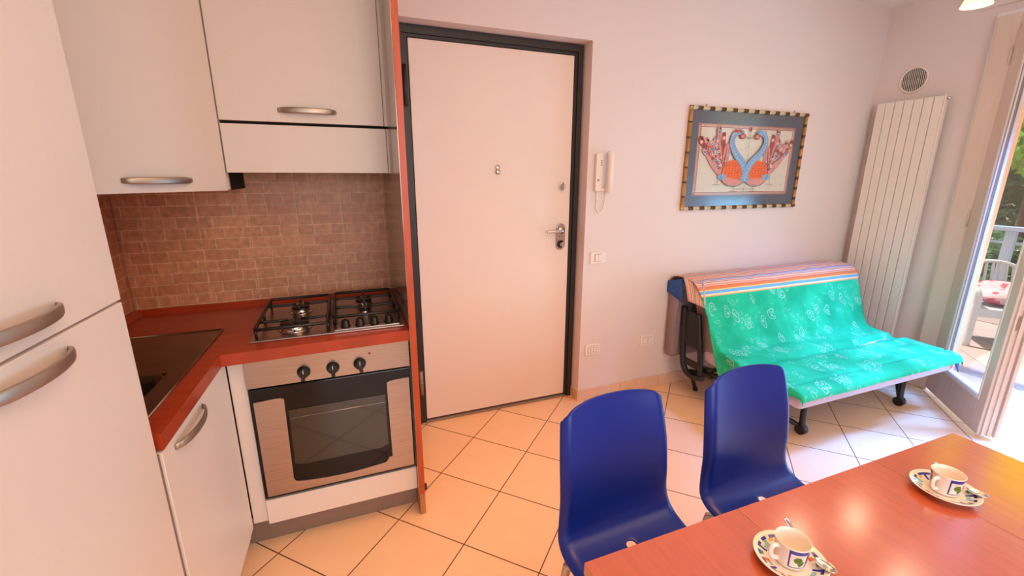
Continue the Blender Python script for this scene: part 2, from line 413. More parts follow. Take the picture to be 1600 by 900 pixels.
# left wall, slightly out of square with the back wall
LROT = math.radians(-1.9)
LA0 = Vector((-0.431, 1.701, 0)); LA = Matrix.Translation(LA0) @ Matrix.Rotation(LROT, 4, 'Z')
lw = (LA.inverted() @ Vector((-0.89, 2.307, 0)))
bm = nb(); box(bm, (lw.x-0.3, -4.3, 0), (lw.x, 0.7, CZ)); bm.transform(LA); struct('wall_left', bm, M_wall)
# right wall with the balcony door opening
OY0, OY1, OZ = 0.18, 1.672, 2.38
bm = nb()
box(bm, (RX, OY1, 0), (RX+WT, 2.62, CZ)); box(bm, (RX, FYB-0.3, 0), (RX+WT, OY0, CZ)); box(bm, (RX, OY0, OZ), (RX+WT, OY1, CZ))
struct('wall_right', bm, M_wall)
# wall behind the camera; its window is added to suit the rear fill
bm = nb(); WX0, WX1, WZ0, WZ1 = -0.6, 1.8, 0.75, 2.4
box(bm, (-1.6, FYB-0.25, 0), (WX0, FYB, CZ)); box(bm, (WX1, FYB-0.25, 0), (RX, FYB, CZ))
box(bm, (WX0, FYB-0.25, 0), (WX1, FYB, WZ0)); box(bm, (WX0, FYB-0.25, WZ1), (WX1, FYB, CZ))
struct('wall_front', bm, M_wall)
w2 = struct('added_window', (lambda b: (box(b, (WX0, FYB-0.12, WZ0), (WX0+0.06, FYB-0.05, WZ1)), box(b, (WX1-0.06, FYB-0.12, WZ0), (WX1, FYB-0.05, WZ1)),
    box(b, (WX0, FYB-0.12, WZ0), (WX1, FYB-0.05, WZ0+0.06)), box(b, (WX0, FYB-0.12, WZ1-0.06), (WX1, FYB-0.05, WZ1)),
    box(b, (0.56, FYB-0.12, WZ0), (0.64, FYB-0.05, WZ1)), b)[-1])(nb()), M_frameL)
bm = nb(); box(bm, (WX0+0.06, FYB-0.09, WZ0+0.06), (WX1-0.06, FYB-0.084, WZ1-0.06)); obj('added_window_pane', bm, M_glass, w2)
# skirting tiles
def skirting(name, x0, x1, y):
    bm = nb(); x = x0
    while x < x1-0.005:
        e = min(x+0.325, x1); box(bm, (x+0.0012, y-0.011, 0), (e-0.0012, y+0.002, 0.078), bev=0.002); x = e
    return struct(name, bm, M_base)
skirting('baseboard_back', DX1+0.001, RX, WY)
bm = nb(); box(bm, (DX1-0.009, WY-0.011, 0), (DX1+0.002, DY-0.002, 0.078), bev=0.002); struct('trim_1', bm, M_base)
bm = nb(); y = OY1+0.02
while y < WY-0.02:
    e = min(y+0.325, WY-0.012); box(bm, (RX-0.011, y+0.001, 0), (RX+0.002, e-0.001, 0.078), bev=0.002); y = e
struct('baseboard_right', bm, M_base)
bm = nb(); box(bm, (-0.88, WY-0.006, 0.86), (0.2345, WY+0.002, 1.80)); struct('trim_2', bm, M_tile)      # tiled splashback
bm = nb(); box(bm, (lw.x-0.002, -0.60, 0.86), (lw.x+0.006, 0.60, 1.80)); bm.transform(LA); struct('trim_3', bm, M_tile)
bm = nb(); box(bm, (RX-0.016, -0.2, 2.456), (RX+0.002, 1.79, CZ)); struct('trim_4', bm, M_wall)           # roller shutter box

# ------------------------------------------------------------------ entrance door
d1 = thing('door_1', 'white armoured entrance door in a black steel frame', 'door', (0.84, DY, 0)); d1['kind'] = 'structure'
bm = nb()
prism(bm, [(0.262, 0), (0.373, 0), (0.373, 2.121), (1.310, 2.121), (1.310, 0), (1.358, 0), (1.358, 2.170), (0.262, 2.170)], DY-0.002, DY+0.055, axis='y')
box(bm, (0.262, DY-0.016, 0), (0.345, DY, 2.17)); box(bm, (1.328, DY-0.014, 0), (1.358, DY, 2.17)); box(bm, (0.262, DY-0.015, 2.136), (1.358, DY, 2.17))
obj('door_frame', bm, M_frame, d1)
bm = nb(); box(bm, (0.377, DY-0.004, 0.024), (1.306, DY+0.045, 2.117), bev=0.003); obj('door_leaf', bm, M_doorw, d1)
bm = nb(); box(bm, (0.373, DY-0.012, 0.0), (1.310, DY+0.05, 0.014), bev=0.003); obj('threshold', bm, M_plinth, d1)
for z0, z1 in ((1.80, 1.99), (0.20, 0.35)):
    bm = nb(); cyl(bm, (0.352, DY-0.022, z0), (0.352, DY-0.022, z1), 0.011, 14); cyl(bm, (0.352, DY-0.022, (z0+z1)/2-.003), (0.352, DY-0.022, (z0+z1)/2+.003), 0.0125, 14)
    obj('hinge', bm, M_frame if z0 > 1 else M_plinth, d1)
bm = nb()
pl = arc(1.247, 1.150, 0.029, 0, 180, 14) + arc(1.247, 1.044, 0.029, 180, 360, 14)
prism(bm, pl, DY-0.013, DY-0.003, axis='y', bev=0.003)
lock = obj('lock_plate', bm, M_steel, d1)
bm = nb()
lathe(bm, [(0.022, 0), (0.022, 0.006), (0.012, 0.010)], (1.247, DY-0.012, 1.137), 24, axis='y')
tube(bm, smooth_path([(1.247, DY-0.02, 1.137), (1.247, DY-0.045, 1.137), (1.232, DY-0.057, 1.137), (1.19, DY-0.058, 1.136), (1.135, DY-0.054, 1.133)], 5), 0.009, 12, flat=0.75)
obj('lever', bm, M_chrome, lock)
bm = nb(); lathe(bm, [(0.024, 0), (0.024, 0.006), (0.021, 0.008)], (1.247, DY-0.012, 1.052), 28, axis='y'); obj('escutcheon', bm, M_blackplastic, lock)
bm = nb(); lathe(bm, [(0.012, 0.0), (0.012, 0.018), (0.009, 0.022)], (1.247, DY-0.018, 1.052), 20, axis='y'); box(bm, (1.243, DY-0.05, 1.036), (1.251, DY-0.038, 1.068), bev=0.002); obj('thumb_turn', bm, M_chrome, lock)
for dx in (-0.009, 0.009):
    for z in (1.098, 1.083):
        bm = nb(); lathe(bm, [(0.0035 if z > 1.09 else 0.002, 0), (0.003 if z > 1.09 else 0.0018, 0.001)], (1.247+dx, DY-0.0128, z), 12, axis='y'); obj('screw', bm, M_blackplastic, lock)
bm = nb(); prism(bm, arc(1.249, 1.408, 0.015, 0, 180, 10)+arc(1.249, 1.388, 0.015, 180, 360, 10), DY-0.014, DY-0.003, axis='y', bev=0.003)
k = obj('upper_lock', bm, M_chrome, d1)
bm = nb(); lathe(bm, [(0.008, 0), (0.009, 0.014), (0.006, 0.016)], (1.249, DY-0.013, 1.398), 18, axis='y'); box(bm, (1.2455, DY-0.044, 1.384), (1.2525, DY-0.03, 1.412), bev=0.002); obj('thumb_turn', bm, M_steel, k)
bm = nb(); lathe(bm, [(0.0145, 0), (0.0145, 0.004), (0.011, 0.009), (0.009, 0.0095), (0.009, 0.006), (0.001, 0.006)], (0.842, DY-0.003, 1.505), 24, axis='y'); lathe(bm, [(0.0145, 0.003), (0.014, 0.007), (0.001, 0.008)], (0.842, DY-0.003, 1.480), 24, axis='y')
obj('peephole', bm, M_chrome, d1)

# ------------------------------------------------------------------ kitchen, back run
YK = 1.70            # plane of the fronts
KX0, KX1 = -0.378, 0.2095
# cherry side panel
p = thing('side_panel', 'tall cherry wood end panel between the kitchen and the entrance door', 'panel', (0.222, 1.98, 0))
bm = nb(); box(bm, (0.2110, 1.662, 0.105), (0.2355, WY-0.007, 2.55), bev=0.0015); obj('cherry_board', bm, M_cherryv, p)
bm = nb(); box(bm, (0.2115, 1.6625, 0.0), (0.2350, 1.76, 0.106), bev=0.0015); box(bm, (0.2115, 1.76, 0.0), (0.2350, WY-0.012, 0.106)); obj('worn_foot', bm, M_raw, p)['label'] = 'worn raw wood foot of the panel'
bm = nb(); box(bm, (0.2096, 1.664, 0.106), (0.2111, WY-0.008, 2.55)); ln = obj('inner_lining', bm, M_panelin, p); ln['label'] = 'pale grey lining on the hob side of the panel'
for z in (1.03, 1.22, 1.34):
    for i in range(3): bm = nb(); lathe(bm, [(0.003, 0.0), (0.003, 0.0006)], (0.2096, 2.05+0.055*i, z-0.012*i), 10, axis='x'); obj('pin_hole', bm, M_blackplastic, ln)
bm = nb(); box(bm, (0.2356, 1.672, 0.112), (0.247, 1.690, 0.136), bev=0.002); obj('stop_block', bm, M_blackplastic, p)
# plinth of the back run and the left run
bm = nb(); prism(bm, [(-0.462, 1.752), (0.2095, 1.752), (0.2095, 1.768), (-0.462, 1.768)], 0.0, 0.118)
pl1 = obj('plinth', bm, M_plinth, loc=(-0.13, 1.76, 0)); tag(pl1, 'grey plinth board under the oven cabinet', 'plinth')
# oven housing
ov = thing('oven_cabinet', 'white base cabinet housing the built-in oven', 'cabinet', (-0.09, 2.0, 0))
bm = nb(); box(bm, (-0.379, YK+0.03, 0.12), (-0.361, 2.27, 0.82)); box(bm, (0.192, YK+0.03, 0.12), (0.2095, 2.27, 0.82)); box(bm, (-0.361, YK+0.03, 0.12), (0.192, 2.27, 0.136)); box(bm, (-0.361, 2.255, 0.136), (0.192, 2.27, 0.82))
obj('carcass', bm, M_lam, ov)
bm = nb(); box(bm, (-0.377, YK-0.002, 0.114), (0.2085, YK+0.017, 0.222), bev=0.0015); obj('drawer_front', bm, M_lam, ov)
bm = nb(); box(bm, (-0.431, YK+0.012, 0.122), (-0.3805, YK+0.028, 0.821)); box(bm, (-0.431, YK+0.028, 0.122), (-0.415, 2.2, 0.80)); f_ = obj('corner_filler', bm, M_lam, loc=(-0.405, YK+0.02, 0.122)); tag(f_, 'narrow white corner filler strip left of the oven', 'filler strip')
# built-in oven
o = thing('built_in_oven', 'stainless steel built-in oven with black glass door and three knobs', 'oven', (-0.085, YK+0.2, 0.23))
bm = nb(); box(bm, (-0.358, YK+0.02, 0.235), (0.190, 2.2, 0.80)); obj('oven_body', bm, M_blackplastic, o)
bm = nb(); box(bm, (-0.3785, YK-0.008, 0.7035), (0.2075, YK+0.02, 0.8195), bev=0.002)
cp = obj('control_panel', bm, M_steel, o)
for i, (x, z, a) in enumerate(((-0.185, 0.7445, 70), (-0.083, 0.7455, 62), (0.015, 0.7465, 62))):
    bm = nb(); lathe(bm, [(0.0235, 0), (0.0235, 0.004), (0.0195, 0.006), (0.0182, 0.022), (0.016, 0.024)], (x, YK-0.008, z), 28, axis='y')
    kb = nb(); box(kb, (-0.007, -0.006, -0.030), (0.007, 0.003, 0.020), bev=0.0025); kb.transform(Matrix.Translation((x, YK-0.030, z)) @ Matrix.Rotation(math.radians(8-8*i), 4, 'Y'))
    me = bpy.data.meshes.new('t'); kb.to_mesh(me); kb.free(); bm.from_mesh(me); bpy.data.meshes.remove(me)
    kk = obj('oven_knob', bm, M_blackplastic, cp)
    bm = nb(); box(bm, (x-0.001, YK-0.0368, z+0.002), (x+0.001, YK-0.0358, z+0.016)); obj('pointer_mark', bm, M_white, kk)
bm = nb(); lathe(bm, [(0.0045, 0), (0.004, 0.003), (0.001, 0.004)], (0.054, YK-0.008, 0.783), 16, axis='y'); obj('pilot_light', bm, mat('pilot_red', rgb(170, 40, 24), 0.3), cp)
bm = nb(); box(bm, (-0.3745, YK-0.012, 0.2365), (0.2045, YK+0.02, 0.7000), bev=0.003)
dr = obj('oven_door', bm, M_blackgloss, o)
# steel facing: U shape around the window with a bowed lower edge
bm = nb()
L, Rr, T, Bt = -0.3625, 0.1985, 0.655, 0.2475
win = [(-0.262, T), (-0.266, 0.325)]
win += [(-0.266+0.022*(1-math.cos(math.radians(t))), 0.310-0.022*math.sin(math.radians(t))) for t in range(0, 91, 15)]
win += [(-0.244+0.318*i/12, 0.287-0.010*math.sin(PI*i/12)) for i in range(1, 12)]
win += [(0.074+0.022*math.sin(math.radians(t)), 0.287+0.022*(1-math.cos(math.radians(t)))) for t in range(0, 91, 15)]
win += [(0.112, 0.325), (0.110, T)]
outer = [(Rr, T), (Rr, Bt), (L, Bt), (L, T)]
# split into left leg, bottom, right leg quads
def sheet(poly):
    prism(bm, poly, YK-0.0165, YK-0.0118, axis='y')
n0 = len(win)
sheet([(L, T-0.003), (L, 0.31), (-0.2663, 0.31), (-0.262, T-0.006), (-0.275, T), (-0.30, T+0.001)])
sheet([(0.110, T-0.006), (0.112, 0.31), (Rr, 0.31), (Rr, T+0.004), (0.15, T+0.003), (0.122, T)])
sheet([(L, 0.31), (L, Bt), (Rr, Bt), (Rr, 0.31), (0.112, 0.31)] + win[::-1][2:-2] + [(-0.2663, 0.31)])
obj('steel_facing', bm, M_steel, dr)
bm = nb(); prism(bm, [(-0.252, 0.60), (-0.255, 0.372), (-0.23, 0.360), (0.07, 0.360), (0.100, 0.372), (0.100, 0.60)], YK-0.0145, YK-0.0122, axis='y'); obj('oven_window', bm, M_ovenwin, dr)
bm = nb(); tube(bm, [(-0.25, YK-0.0145, 0.565), (0.10, YK-0.0145, 0.565)], 0.0014, 6); obj('inner_rack_line', bm, M_steel, dr)
# worktop: one continuous L shaped top with upstands
ZT, ZB = 0.865, 0.8225
bm = nb()
def larm(x, y): v = LA @ Vector((x, y, 0)); return (v.x, v.y)
FX = 0.003                                      # front line of the left run in its own frame (x)
SX0, SX1, SY0, SY1 = -0.36, -0.055, -0.47, 0.235   # sink outline in the left run's frame
wl_ = lw.x+0.008
BX0, BX1, BY0, BY1 = -0.34, -0.110, -0.44, -0.165  # bowl opening
ic = larm(FX, -0.053)
def quad(pts): prism(bm, pts, ZB, ZT)
HX0, HX1, HY0, HY1 = BX0-0.005, BX1+0.005, BY0-0.005, BY1+0.005
yb = larm(HX1, HY1)[1]
prism(bm, [ic, (0.2093, 1.672), (0.2093, WY-0.007), (-0.862, WY-0.007), larm(wl_, HY1), larm(HX1, HY1), larm(FX, HY1)], ZB, ZT)
prism(bm, [larm(HX1, -0.546), larm(FX, -0.546), larm(FX, HY1), larm(HX1, HY1)], ZB, ZT)
prism(bm, [larm(wl_, -0.546), larm(HX0, -0.546), larm(HX0, HY1), larm(wl_, HY1)], ZB, ZT)
prism(bm, [larm(HX0, -0.546), larm(HX1, -0.546), larm(HX1, HY0), larm(HX0, HY0)], ZB, ZT)
wtop = thing('worktop', 'L-shaped cherry wood worktop along the kitchen corner', 'worktop', (-0.43, 1.70, 0.8225))
obj('top_slab', bm, M_cherry, wtop)
bm = nb(); prism(bm, [(2.300, ZT), (2.300, ZT+0.022), (2.290, ZT+0.022), (2.262, ZT+0.004), (2.262, ZT)], -0.868, 0.2093, axis='x'); obj('back_upstand', bm, M_cherry, wtop)
bm = nb(); prism(bm, [(wl_-0.001, ZT), (wl_+0.038, ZT), (wl_+0.038, ZT+0.004), (wl_+0.012, ZT+0.022), (wl_-0.001, ZT+0.022)], -0.546, 0.57, axis='y'); bm.transform(LA); obj('side_upstand', bm, M_cherry, wtop)
# sink
sk = thing('inset_sink', 'stainless steel inset sink in the worktop corner', 'sink', LA @ Vector((-0.2, -0.1, ZT)), LROT)
bm = nb()
def skbox(a, b, **k): box(bm, a, b, **k)
skbox((BX1, SY0, ZT-0.002), (SX1, SY1, ZT+0.003)); skbox((SX0, SY0, ZT-0.002), (BX0, SY1, ZT+0.003)); skbox((BX0, SY0, ZT-0.002), (BX1, BY0, ZT+0.003)); skbox((BX0, BY1, ZT-0.002), (BX1, SY1, ZT+0.003))
tube(bm, [(SX0, SY0, ZT+.003), (SX1, SY0, ZT+.003), (SX1, SY1, ZT+.003), (SX0, SY1, ZT+.003)], 0.0035, 8, closed=True)
bm.transform(LA); obj('drainer', bm, M_sink, sk)
bm = nb()
rim = [(BX0, BY0), (BX1, BY0)] + [(BX1-0.04+0.04*math.cos(math.radians(t)), BY1-0.04+0.04*math.sin(math.radians(t))) for t in range(0, 91, 15)] + [(BX0, BY1)]
cx_, cy_ = (BX0+BX1)/2, (BY0+BY1)/2
rings = []
for s, z in ((1.02, ZT+0.004), (0.99, ZT+0.002), (0.96, ZT-0.02), (0.92, ZT-0.15), (0.7, ZT-0.165)):
    rings.append([bm.verts.new((cx_+(p_[0]-cx_)*s, cy_+(p_[1]-cy_)*s, z)) for p_ in rim])
for i in range(len(rings)-1):
    for k in range(len(rim)): bm.faces.new((rings[i][k], rings[i][(k+1) % len(rim)], rings[i+1][(k+1) % len(rim)], rings[i+1][k]))
bm.faces.new(rings[-1]); bm.transform(LA); obj('bowl', bm, M_sink, sk)
# gas hob
hb = thing('gas_hob', 'stainless steel four burner gas hob with black grates', 'hob', (-0.075, 1.99, ZT))
bm = nb(); box(bm, (-0.356, 1.732, ZT), (0.2005, 2.245, ZT+0.006), bev=0.003)
hz = ZT+0.006
plate = obj('hob_plate', bm, M_steel, hb)
bm = nb(); box(bm, (-0.068, 1.741, hz), (0.184, 1.763, hz+0.007), bev=0.003); obj('control_strip', bm, M_chrome, hb)
for x, y, r in ((-0.212, 1.845, 0.052), (-0.206, 2.070, 0.036), (0.061, 2.095, 0.036), (0.059, 1.945, 0.024)):
    bm = nb(); lathe(bm, [(r+0.012, 0), (r+0.008, 0.003), (r, 0.004), (r-0.002, 0.014), (r-0.002, 0.0165)], (x, y, hz), 36); bn = obj('burner', bm, M_chrome, hb)
    bm = nb(); lathe(bm, [(r-0.001, 0.0165), (r+0.001, 0.0185), (r-0.001, 0.025), (0.001, 0.026)], (x, y, hz), 36); obj('burner_cap', bm, M_castiron, bn)
def grate(x0, x1, y0, y1, burners):
    bm = nb(); zt = hz+0.037; r = 0.0066
    tube(bm, [(x0+.01, y0, zt), (x1-.01, y0, zt), (x1, y0+.01, zt), (x1, y1-.01, zt), (x1-.01, y1, zt), (x0+.01, y1, zt), (x0, y1-.01, zt), (x0, y0+.01, zt)], r, 8, closed=True)
    for x in (x0, x1):
        for y in (y0+0.015, (y0+y1)/2, y1-0.015): cyl(bm, (x, y, hz), (x, y, zt), 0.0055, 8)
    for bx, by, br in burners:
        for xe in (x0, x1):
            s = 1 if xe > bx else -1
            tube(bm, [(xe, by, zt), (xe-s*0.02, by, zt), (bx+s*(br+.01), by, zt-0.002), (bx+s*br*0.45, by, zt+0.001)], 0.0058, 8)
        for s, ye in ((-1, y0), (1, y1)):
            t = by+s*(br+0.028)
            if (ye-t)*s < 0.0: t = ye
            tube(bm, [(bx, t, zt+0.004), (bx, by+s*br*0.4, zt+0.001)], 0.0058, 8)
    return bm
obj('grate', grate(-0.336, -0.088, 1.752, 2.19, ((-0.212, 1.845, 0.052), (-0.206, 2.070, 0.036))), M_castiron, hb)
obj('grate', grate(-0.066, 0.190, 1.812, 2.205, ((0.061, 2.095, 0.036), (0.059, 1.945, 0.024))), M_castiron, hb)
for x, y in ((-0.024, 1.788), (0.031, 1.791), (0.087, 1.793), (0.145, 1.796)):
    bm = nb(); lathe(bm, [(0.0195, 0), (0.0195, 0.004), (0.0168, 0.006), (0.0148, 0.026), (0.012, 0.028)], (x, y, hz), 24); box(bm, (x-0.004, y-0.014, hz+0.02), (x+0.004, y+0.014, hz+0.031), bev=0.002)
    kk = obj('hob_knob', bm, M_blackplastic, hb)
    bm = nb(); lathe(bm, [(0.0185, 0), (0.0185, 0.003), (0.017, 0.0045)], (x, y, hz), 24); obj('knob_ring', bm, M_chrome, kk)

# ------------------------------------------------------------------ wall units
YU = 1.97
hc = thing('wall_cabinet', 'white wall cabinet with flap door above the cooker hood', 'cabinet', (-0.09, 2.14, 1.655))
bm = nb(); box(bm, (-0.390, YU+0.02, 1.662), (0.2095, WY-0.003, 2.5)); obj('carcass', bm, M_lam, hc)
bm = nb(); box(bm, (-0.3885, YU, 1.657), (0.1945, YU+0.0195, 2.5), bev=0.0015); fd = obj('flap_door', bm, M_lam, hc)
bm = nb(); handle_bm(bm, (-0.190, YU, 1.7), (0.014, YU, 1.7), (0, -1, 0), (0, 0, 1)); obj('door_handle', bm, M_handle, fd)
bm = nb(); box(bm, (0.197, YU+0.004, 1.657), (0.2095, YU+0.0195, 2.5)); obj('filler_strip', bm, M_lam, hc)
hd = thing('cooker_hood', 'built-in cooker hood behind a white panel above the hob', 'cooker hood', (-0.09, 2.14, 1.468))
bm = nb(); box(bm, (-0.385, YU+0.02, 1.474), (0.205, WY-0.008, 1.655)); obj('hood_body', bm, M_dark, hd)
bm = nb(); box(bm, (-0.3885, YU, 1.4695), (0.2005, YU+0.0195, 1.646), bev=0.0015); obj('hood_panel', bm, M_lam, hd)
bm = nb(); box(bm, (0.2025, YU+0.004, 1.4695), (0.2095, YU+0.0195, 1.646)); obj('filler_strip', bm, M_lam, hd)
# corner wall cabinet set at 45 degrees
dg0 = Vector((-0.391, 1.969, 0)); dgR = Matrix.Translation(dg0) @ Matrix.Rotation(math.radians(45), 4, 'Z')   # local -x runs along the front, -y points into the room
dc = thing('corner_wall_cabinet', 'white diagonal corner wall cabinet with one tall door above the sink', 'cabinet', (-0.55, 2.0, 1.403))
bm = nb(); e0 = (-0.3925, 1.975); e1 = (dgR @ Vector((-0.445, 0.021, 0)))
lwall = LA @ Vector((lw.x+0.008, 0, 0))
prism(bm, [(-0.3925, 1.999), (-0.3925, WY-0.008), (-0.865, WY-0.008), (-0.878, e1.y-0.02), (e1.x-0.03, e1.y-0.02), (e1.x, e1.y+0.0)], 1.407, 2.5); obj('carcass', bm, M_lam, dc)
bm = nb(); box(bm, (-0.455, 0.0, 1.4035), (-0.0015, 0.0195, 2.5), bev=0.0015); bm.transform(dgR); dd = obj('tall_door', bm, M_lam, dc)
bm = nb(); handle_bm(bm, (-0.333, 0, 1.4425), (-0.127, 0, 1.4425), (0, -1, 0), (0, 0, 1)); bm.transform(dgR); obj('door_handle', bm, M_handle, dd)
bm = nb(); box(bm, (-0.394, 2.02, 1.4045), (-0.3915, WY-0.01, 1.47)); obj('dark_edge', bm, M_dark, dc)

# ------------------------------------------------------------------ left run: sink base and tall fridge unit
lo = Vector((LA @ Vector((0, 0, 0))))
def lthing(name, label, cat, x, y, z=0): return thing(name, label, cat, LA @ Vector((x, y, z)), LROT)
sb = lthing('sink_base_cabinet', 'white base cabinet with one door under the sink', 'cabinet', -0.2, -0.3)
bm = nb(); box(bm, (lw.x+0.01, -0.55, 0.10), (-0.022, -0.002, 0.64)); box(bm, (-0.04, -0.55, 0.64), (-0.022, -0.002, 0.82)); box(bm, (-0.021, -0.050, 0.112), (-0.002, -0.0005, 0.821), bev=0.001); bm.transform(LA); obj('carcass', bm, M_lam, sb)
bm = nb(); box(bm, (-0.0195, -0.554, 0.112), (0.0, -0.0518, 0.818), bev=0.0015); bm.transform(LA); bd = obj('cabinet_door', bm, M_lam, sb)
bm = nb(); handle_bm(bm, (0, -0.485, 0.790), (0, -0.268, 0.790), (1, 0, 0), (0, 0, 1)); bm.transform(LA); obj('door_handle', bm, M_handle, bd)
bm = nb(); box(bm, (-0.065, -0.55, 0.0), (-0.045, 0.04, 0.097)); bm.transform(LA); pl2 = obj('plinth', bm, M_plinth, loc=LA @ Vector((-0.055, -0.4, 0))); tag(pl2, 'grey plinth board under the sink cabinet', 'plinth')
tu = lthing('fridge_cabinet', 'tall white fridge cabinet with two doors at the left edge', 'fridge', -0.25, -0.9)
TO = -0.004; TY0, TY1 = -1.170, -0.5675
bm = nb(); box(bm, (lw.x+0.01, TY0, 0.09), (TO-0.022, TY1-0.003, 2.5)); bm.transform(LA); obj('carcass', bm, M_lam2, tu)
for nm, z0, z1, hz_ in (('upper_door', 1.2035, 2.5, 1.245), ('lower_door', 0.11, 1.1985, 1.166)):
    bm = nb(); box(bm, (TO-0.0205, TY0, z0), (TO, TY1, z1), bev=0.002); bm.transform(LA); dq = obj(nm, bm, M_lam2, tu)
    bm = nb(); handle_bm(bm, (TO, -0.975, hz_), (TO, -0.768, hz_), (1, 0, 0), (0, 0, 1)); bm.transform(LA); obj('door_handle', bm, M_handle, dq)
bm = nb(); box(bm, (TO-0.021, TY1+0.0005, 0.11), (TO-0.001, TY1+0.0105, 0.818)); bm.transform(LA); obj('edge_strip', bm, M_gapstrip, tu)

# ------------------------------------------------------------------ wall fittings on the back wall
it = thing('intercom_phone', 'white wall intercom handset with looped cord beside the entrance door', 'intercom', (1.46, WY, 1.37))
bm = nb(); box(bm, (1.408, WY-0.030, 1.372), (1.452, WY+0.001, 1.587), bev=0.008); bs = obj('base_plate', bm, M_white, it)
bm = nb()
for i in range(4): box(bm, (1.436, WY-0.0308, 1.545-0.009*i), (1.446, WY-0.0298, 1.549-0.009*i))
obj('speaker_grille', bm, M_greyline, bs)
bm = nb(); box(bm, (1.418, WY-0.0315, 1.43), (1.430, WY-0.0298, 1.442), bev=0.0005); obj('call_button', bm, M_greyline, bs)
bm = nb(); tube(bm, smooth_path([(1.490, WY-0.03, 1.382), (1.490, WY-0.048, 1.40), (1.488, WY-0.05, 1.48), (1.490, WY-0.048, 1.56), (1.490, WY-0.03, 1.588)], 5), [0.022]*4+[0.021]*13+[0.022]*4, 14, flat=0.9)
box(bm, (1.452, WY-0.024, 1.374), (1.518, WY+0.001, 1.39), bev=0.004); obj('handset', bm, M_white, it, smooth=True)
bm = nb(); cpath = [(1.428, WY-0.014, 1.375), (1.428, WY-0.012, 1.32), (1.432, WY-0.010, 1.268), (1.452, WY-0.009, 1.245), (1.474, WY-0.010, 1.262), (1.485, WY-0.012, 1.31), (1.487, WY-0.016, 1.378)]
tube(bm, smooth_path(cpath, 8), 0.0034, 8); obj('cord', bm, M_white, it)
sw = thing('light_switch', 'white double light switch on the wall beside the door', 'switch', (1.462, WY, 0.968))
bm = nb(); box(bm, (1.408, WY-0.010, 0.930), (1.518, WY+0.001, 1.006), bev=0.004); obj('cover_plate', bm, M_white, sw)
for x in (1.440, 1.464): 
    bm = nb(); box(bm, (x, WY-0.015, 0.946), (x+0.0225, WY-0.008, 0.990), bev=0.002); obj('rocker', bm, M_white, sw)
bm = nb(); box(bm, (1.4375, WY-0.0108, 0.944), (1.4885, WY-0.0098, 0.992)); obj('surround_line', bm, M_greyline, sw)
def socket(x, z, lab, holes):
    t = thing('power_socket', lab, 'socket', (x, WY, z))
    bm = nb(); box(bm, (x-0.055, WY-0.010, z-0.038), (x+0.055, WY+0.001, z+0.038), bev=0.004); obj('cover_plate', bm, M_white, t)
    bm = nb(); box(bm, (x-0.036, WY-0.0125, z-0.023), (x+0.036, WY-0.009, z+0.023), bev=0.002); ins = obj('insert', bm, M_white, t)
    bm = nb(); box(bm, (x-0.0375, WY-0.0106, z-0.0245), (x+0.0375, WY-0.0098, z+0.0245))
    obj('surround_line', bm, M_greyline, t)
    for hx in holes:
        for dz in (-0.013, 0, 0.013):
            bm = nb(); lathe(bm, [(0.0028, 0), (0.0026, 0.0008)], (x+hx, WY-0.0126, z+dz), 12, axis='y'); obj('pin_hole', bm, M_blackplastic, ins)
socket(1.458, 0.357, 'white wall socket with three columns of holes beside the door skirting', (-0.020, 0.004, 0.024))
socket(1.890, 0.362, 'white wall socket with one column of holes nearer the sofa bed', (0.002,))

# ------------------------------------------------------------------ framed picture
PX0, PX1, PZ0, PZ1 = 2.066, 3.108, 1.243, 1.884
pic = thing('framed_picture', 'framed folk print of two entwined blue necked birds on the back wall', 'picture', (2.587, WY, PZ0))
bm = nb()
def bamboo(p0, p1, nseg, split=0.58, gold=0):
    p0, p1 = Vector(p0), Vector(p1)
    for i in range(nseg):
        a, b = p0.lerp(p1, i/nseg), p0.lerp(p1, (i+1)/nseg)
        m1, m2 = a.lerp(b, 0.08), a.lerp(b, split)
        tube(bm, [a, m1, m2], [0.0138, 0.012, 0.012], 10, mi=gold); tube(bm, [m2, m2.lerp(b, 0.2), b], [0.0125, 0.0118, 0.0135], 10, mi=2)
yf = WY-0.013
bamboo((PX0, yf, PZ1-0.011), (PX1, yf, PZ1-0.011), 11); bamboo((PX0, yf, PZ0+0.011), (PX1, yf, PZ0+0.011), 11)
bamboo((PX0+0.011, yf, PZ0), (PX0+0.011, yf, PZ1), 7, 0.9, 1); bamboo((PX1-0.011, yf, PZ0), (PX1-0.011, yf, PZ1), 9, 0.72, 1)
obj('bamboo_frame', bm, [M_goldlight, M_gold, M_golddark], pic)
bm = nb(); box(bm, (PX0+0.016, WY-0.0080, PZ0+0.016), (PX1-0.016, WY-0.0002, PZ1-0.016)); obj('mount', bm, M_mat, pic)
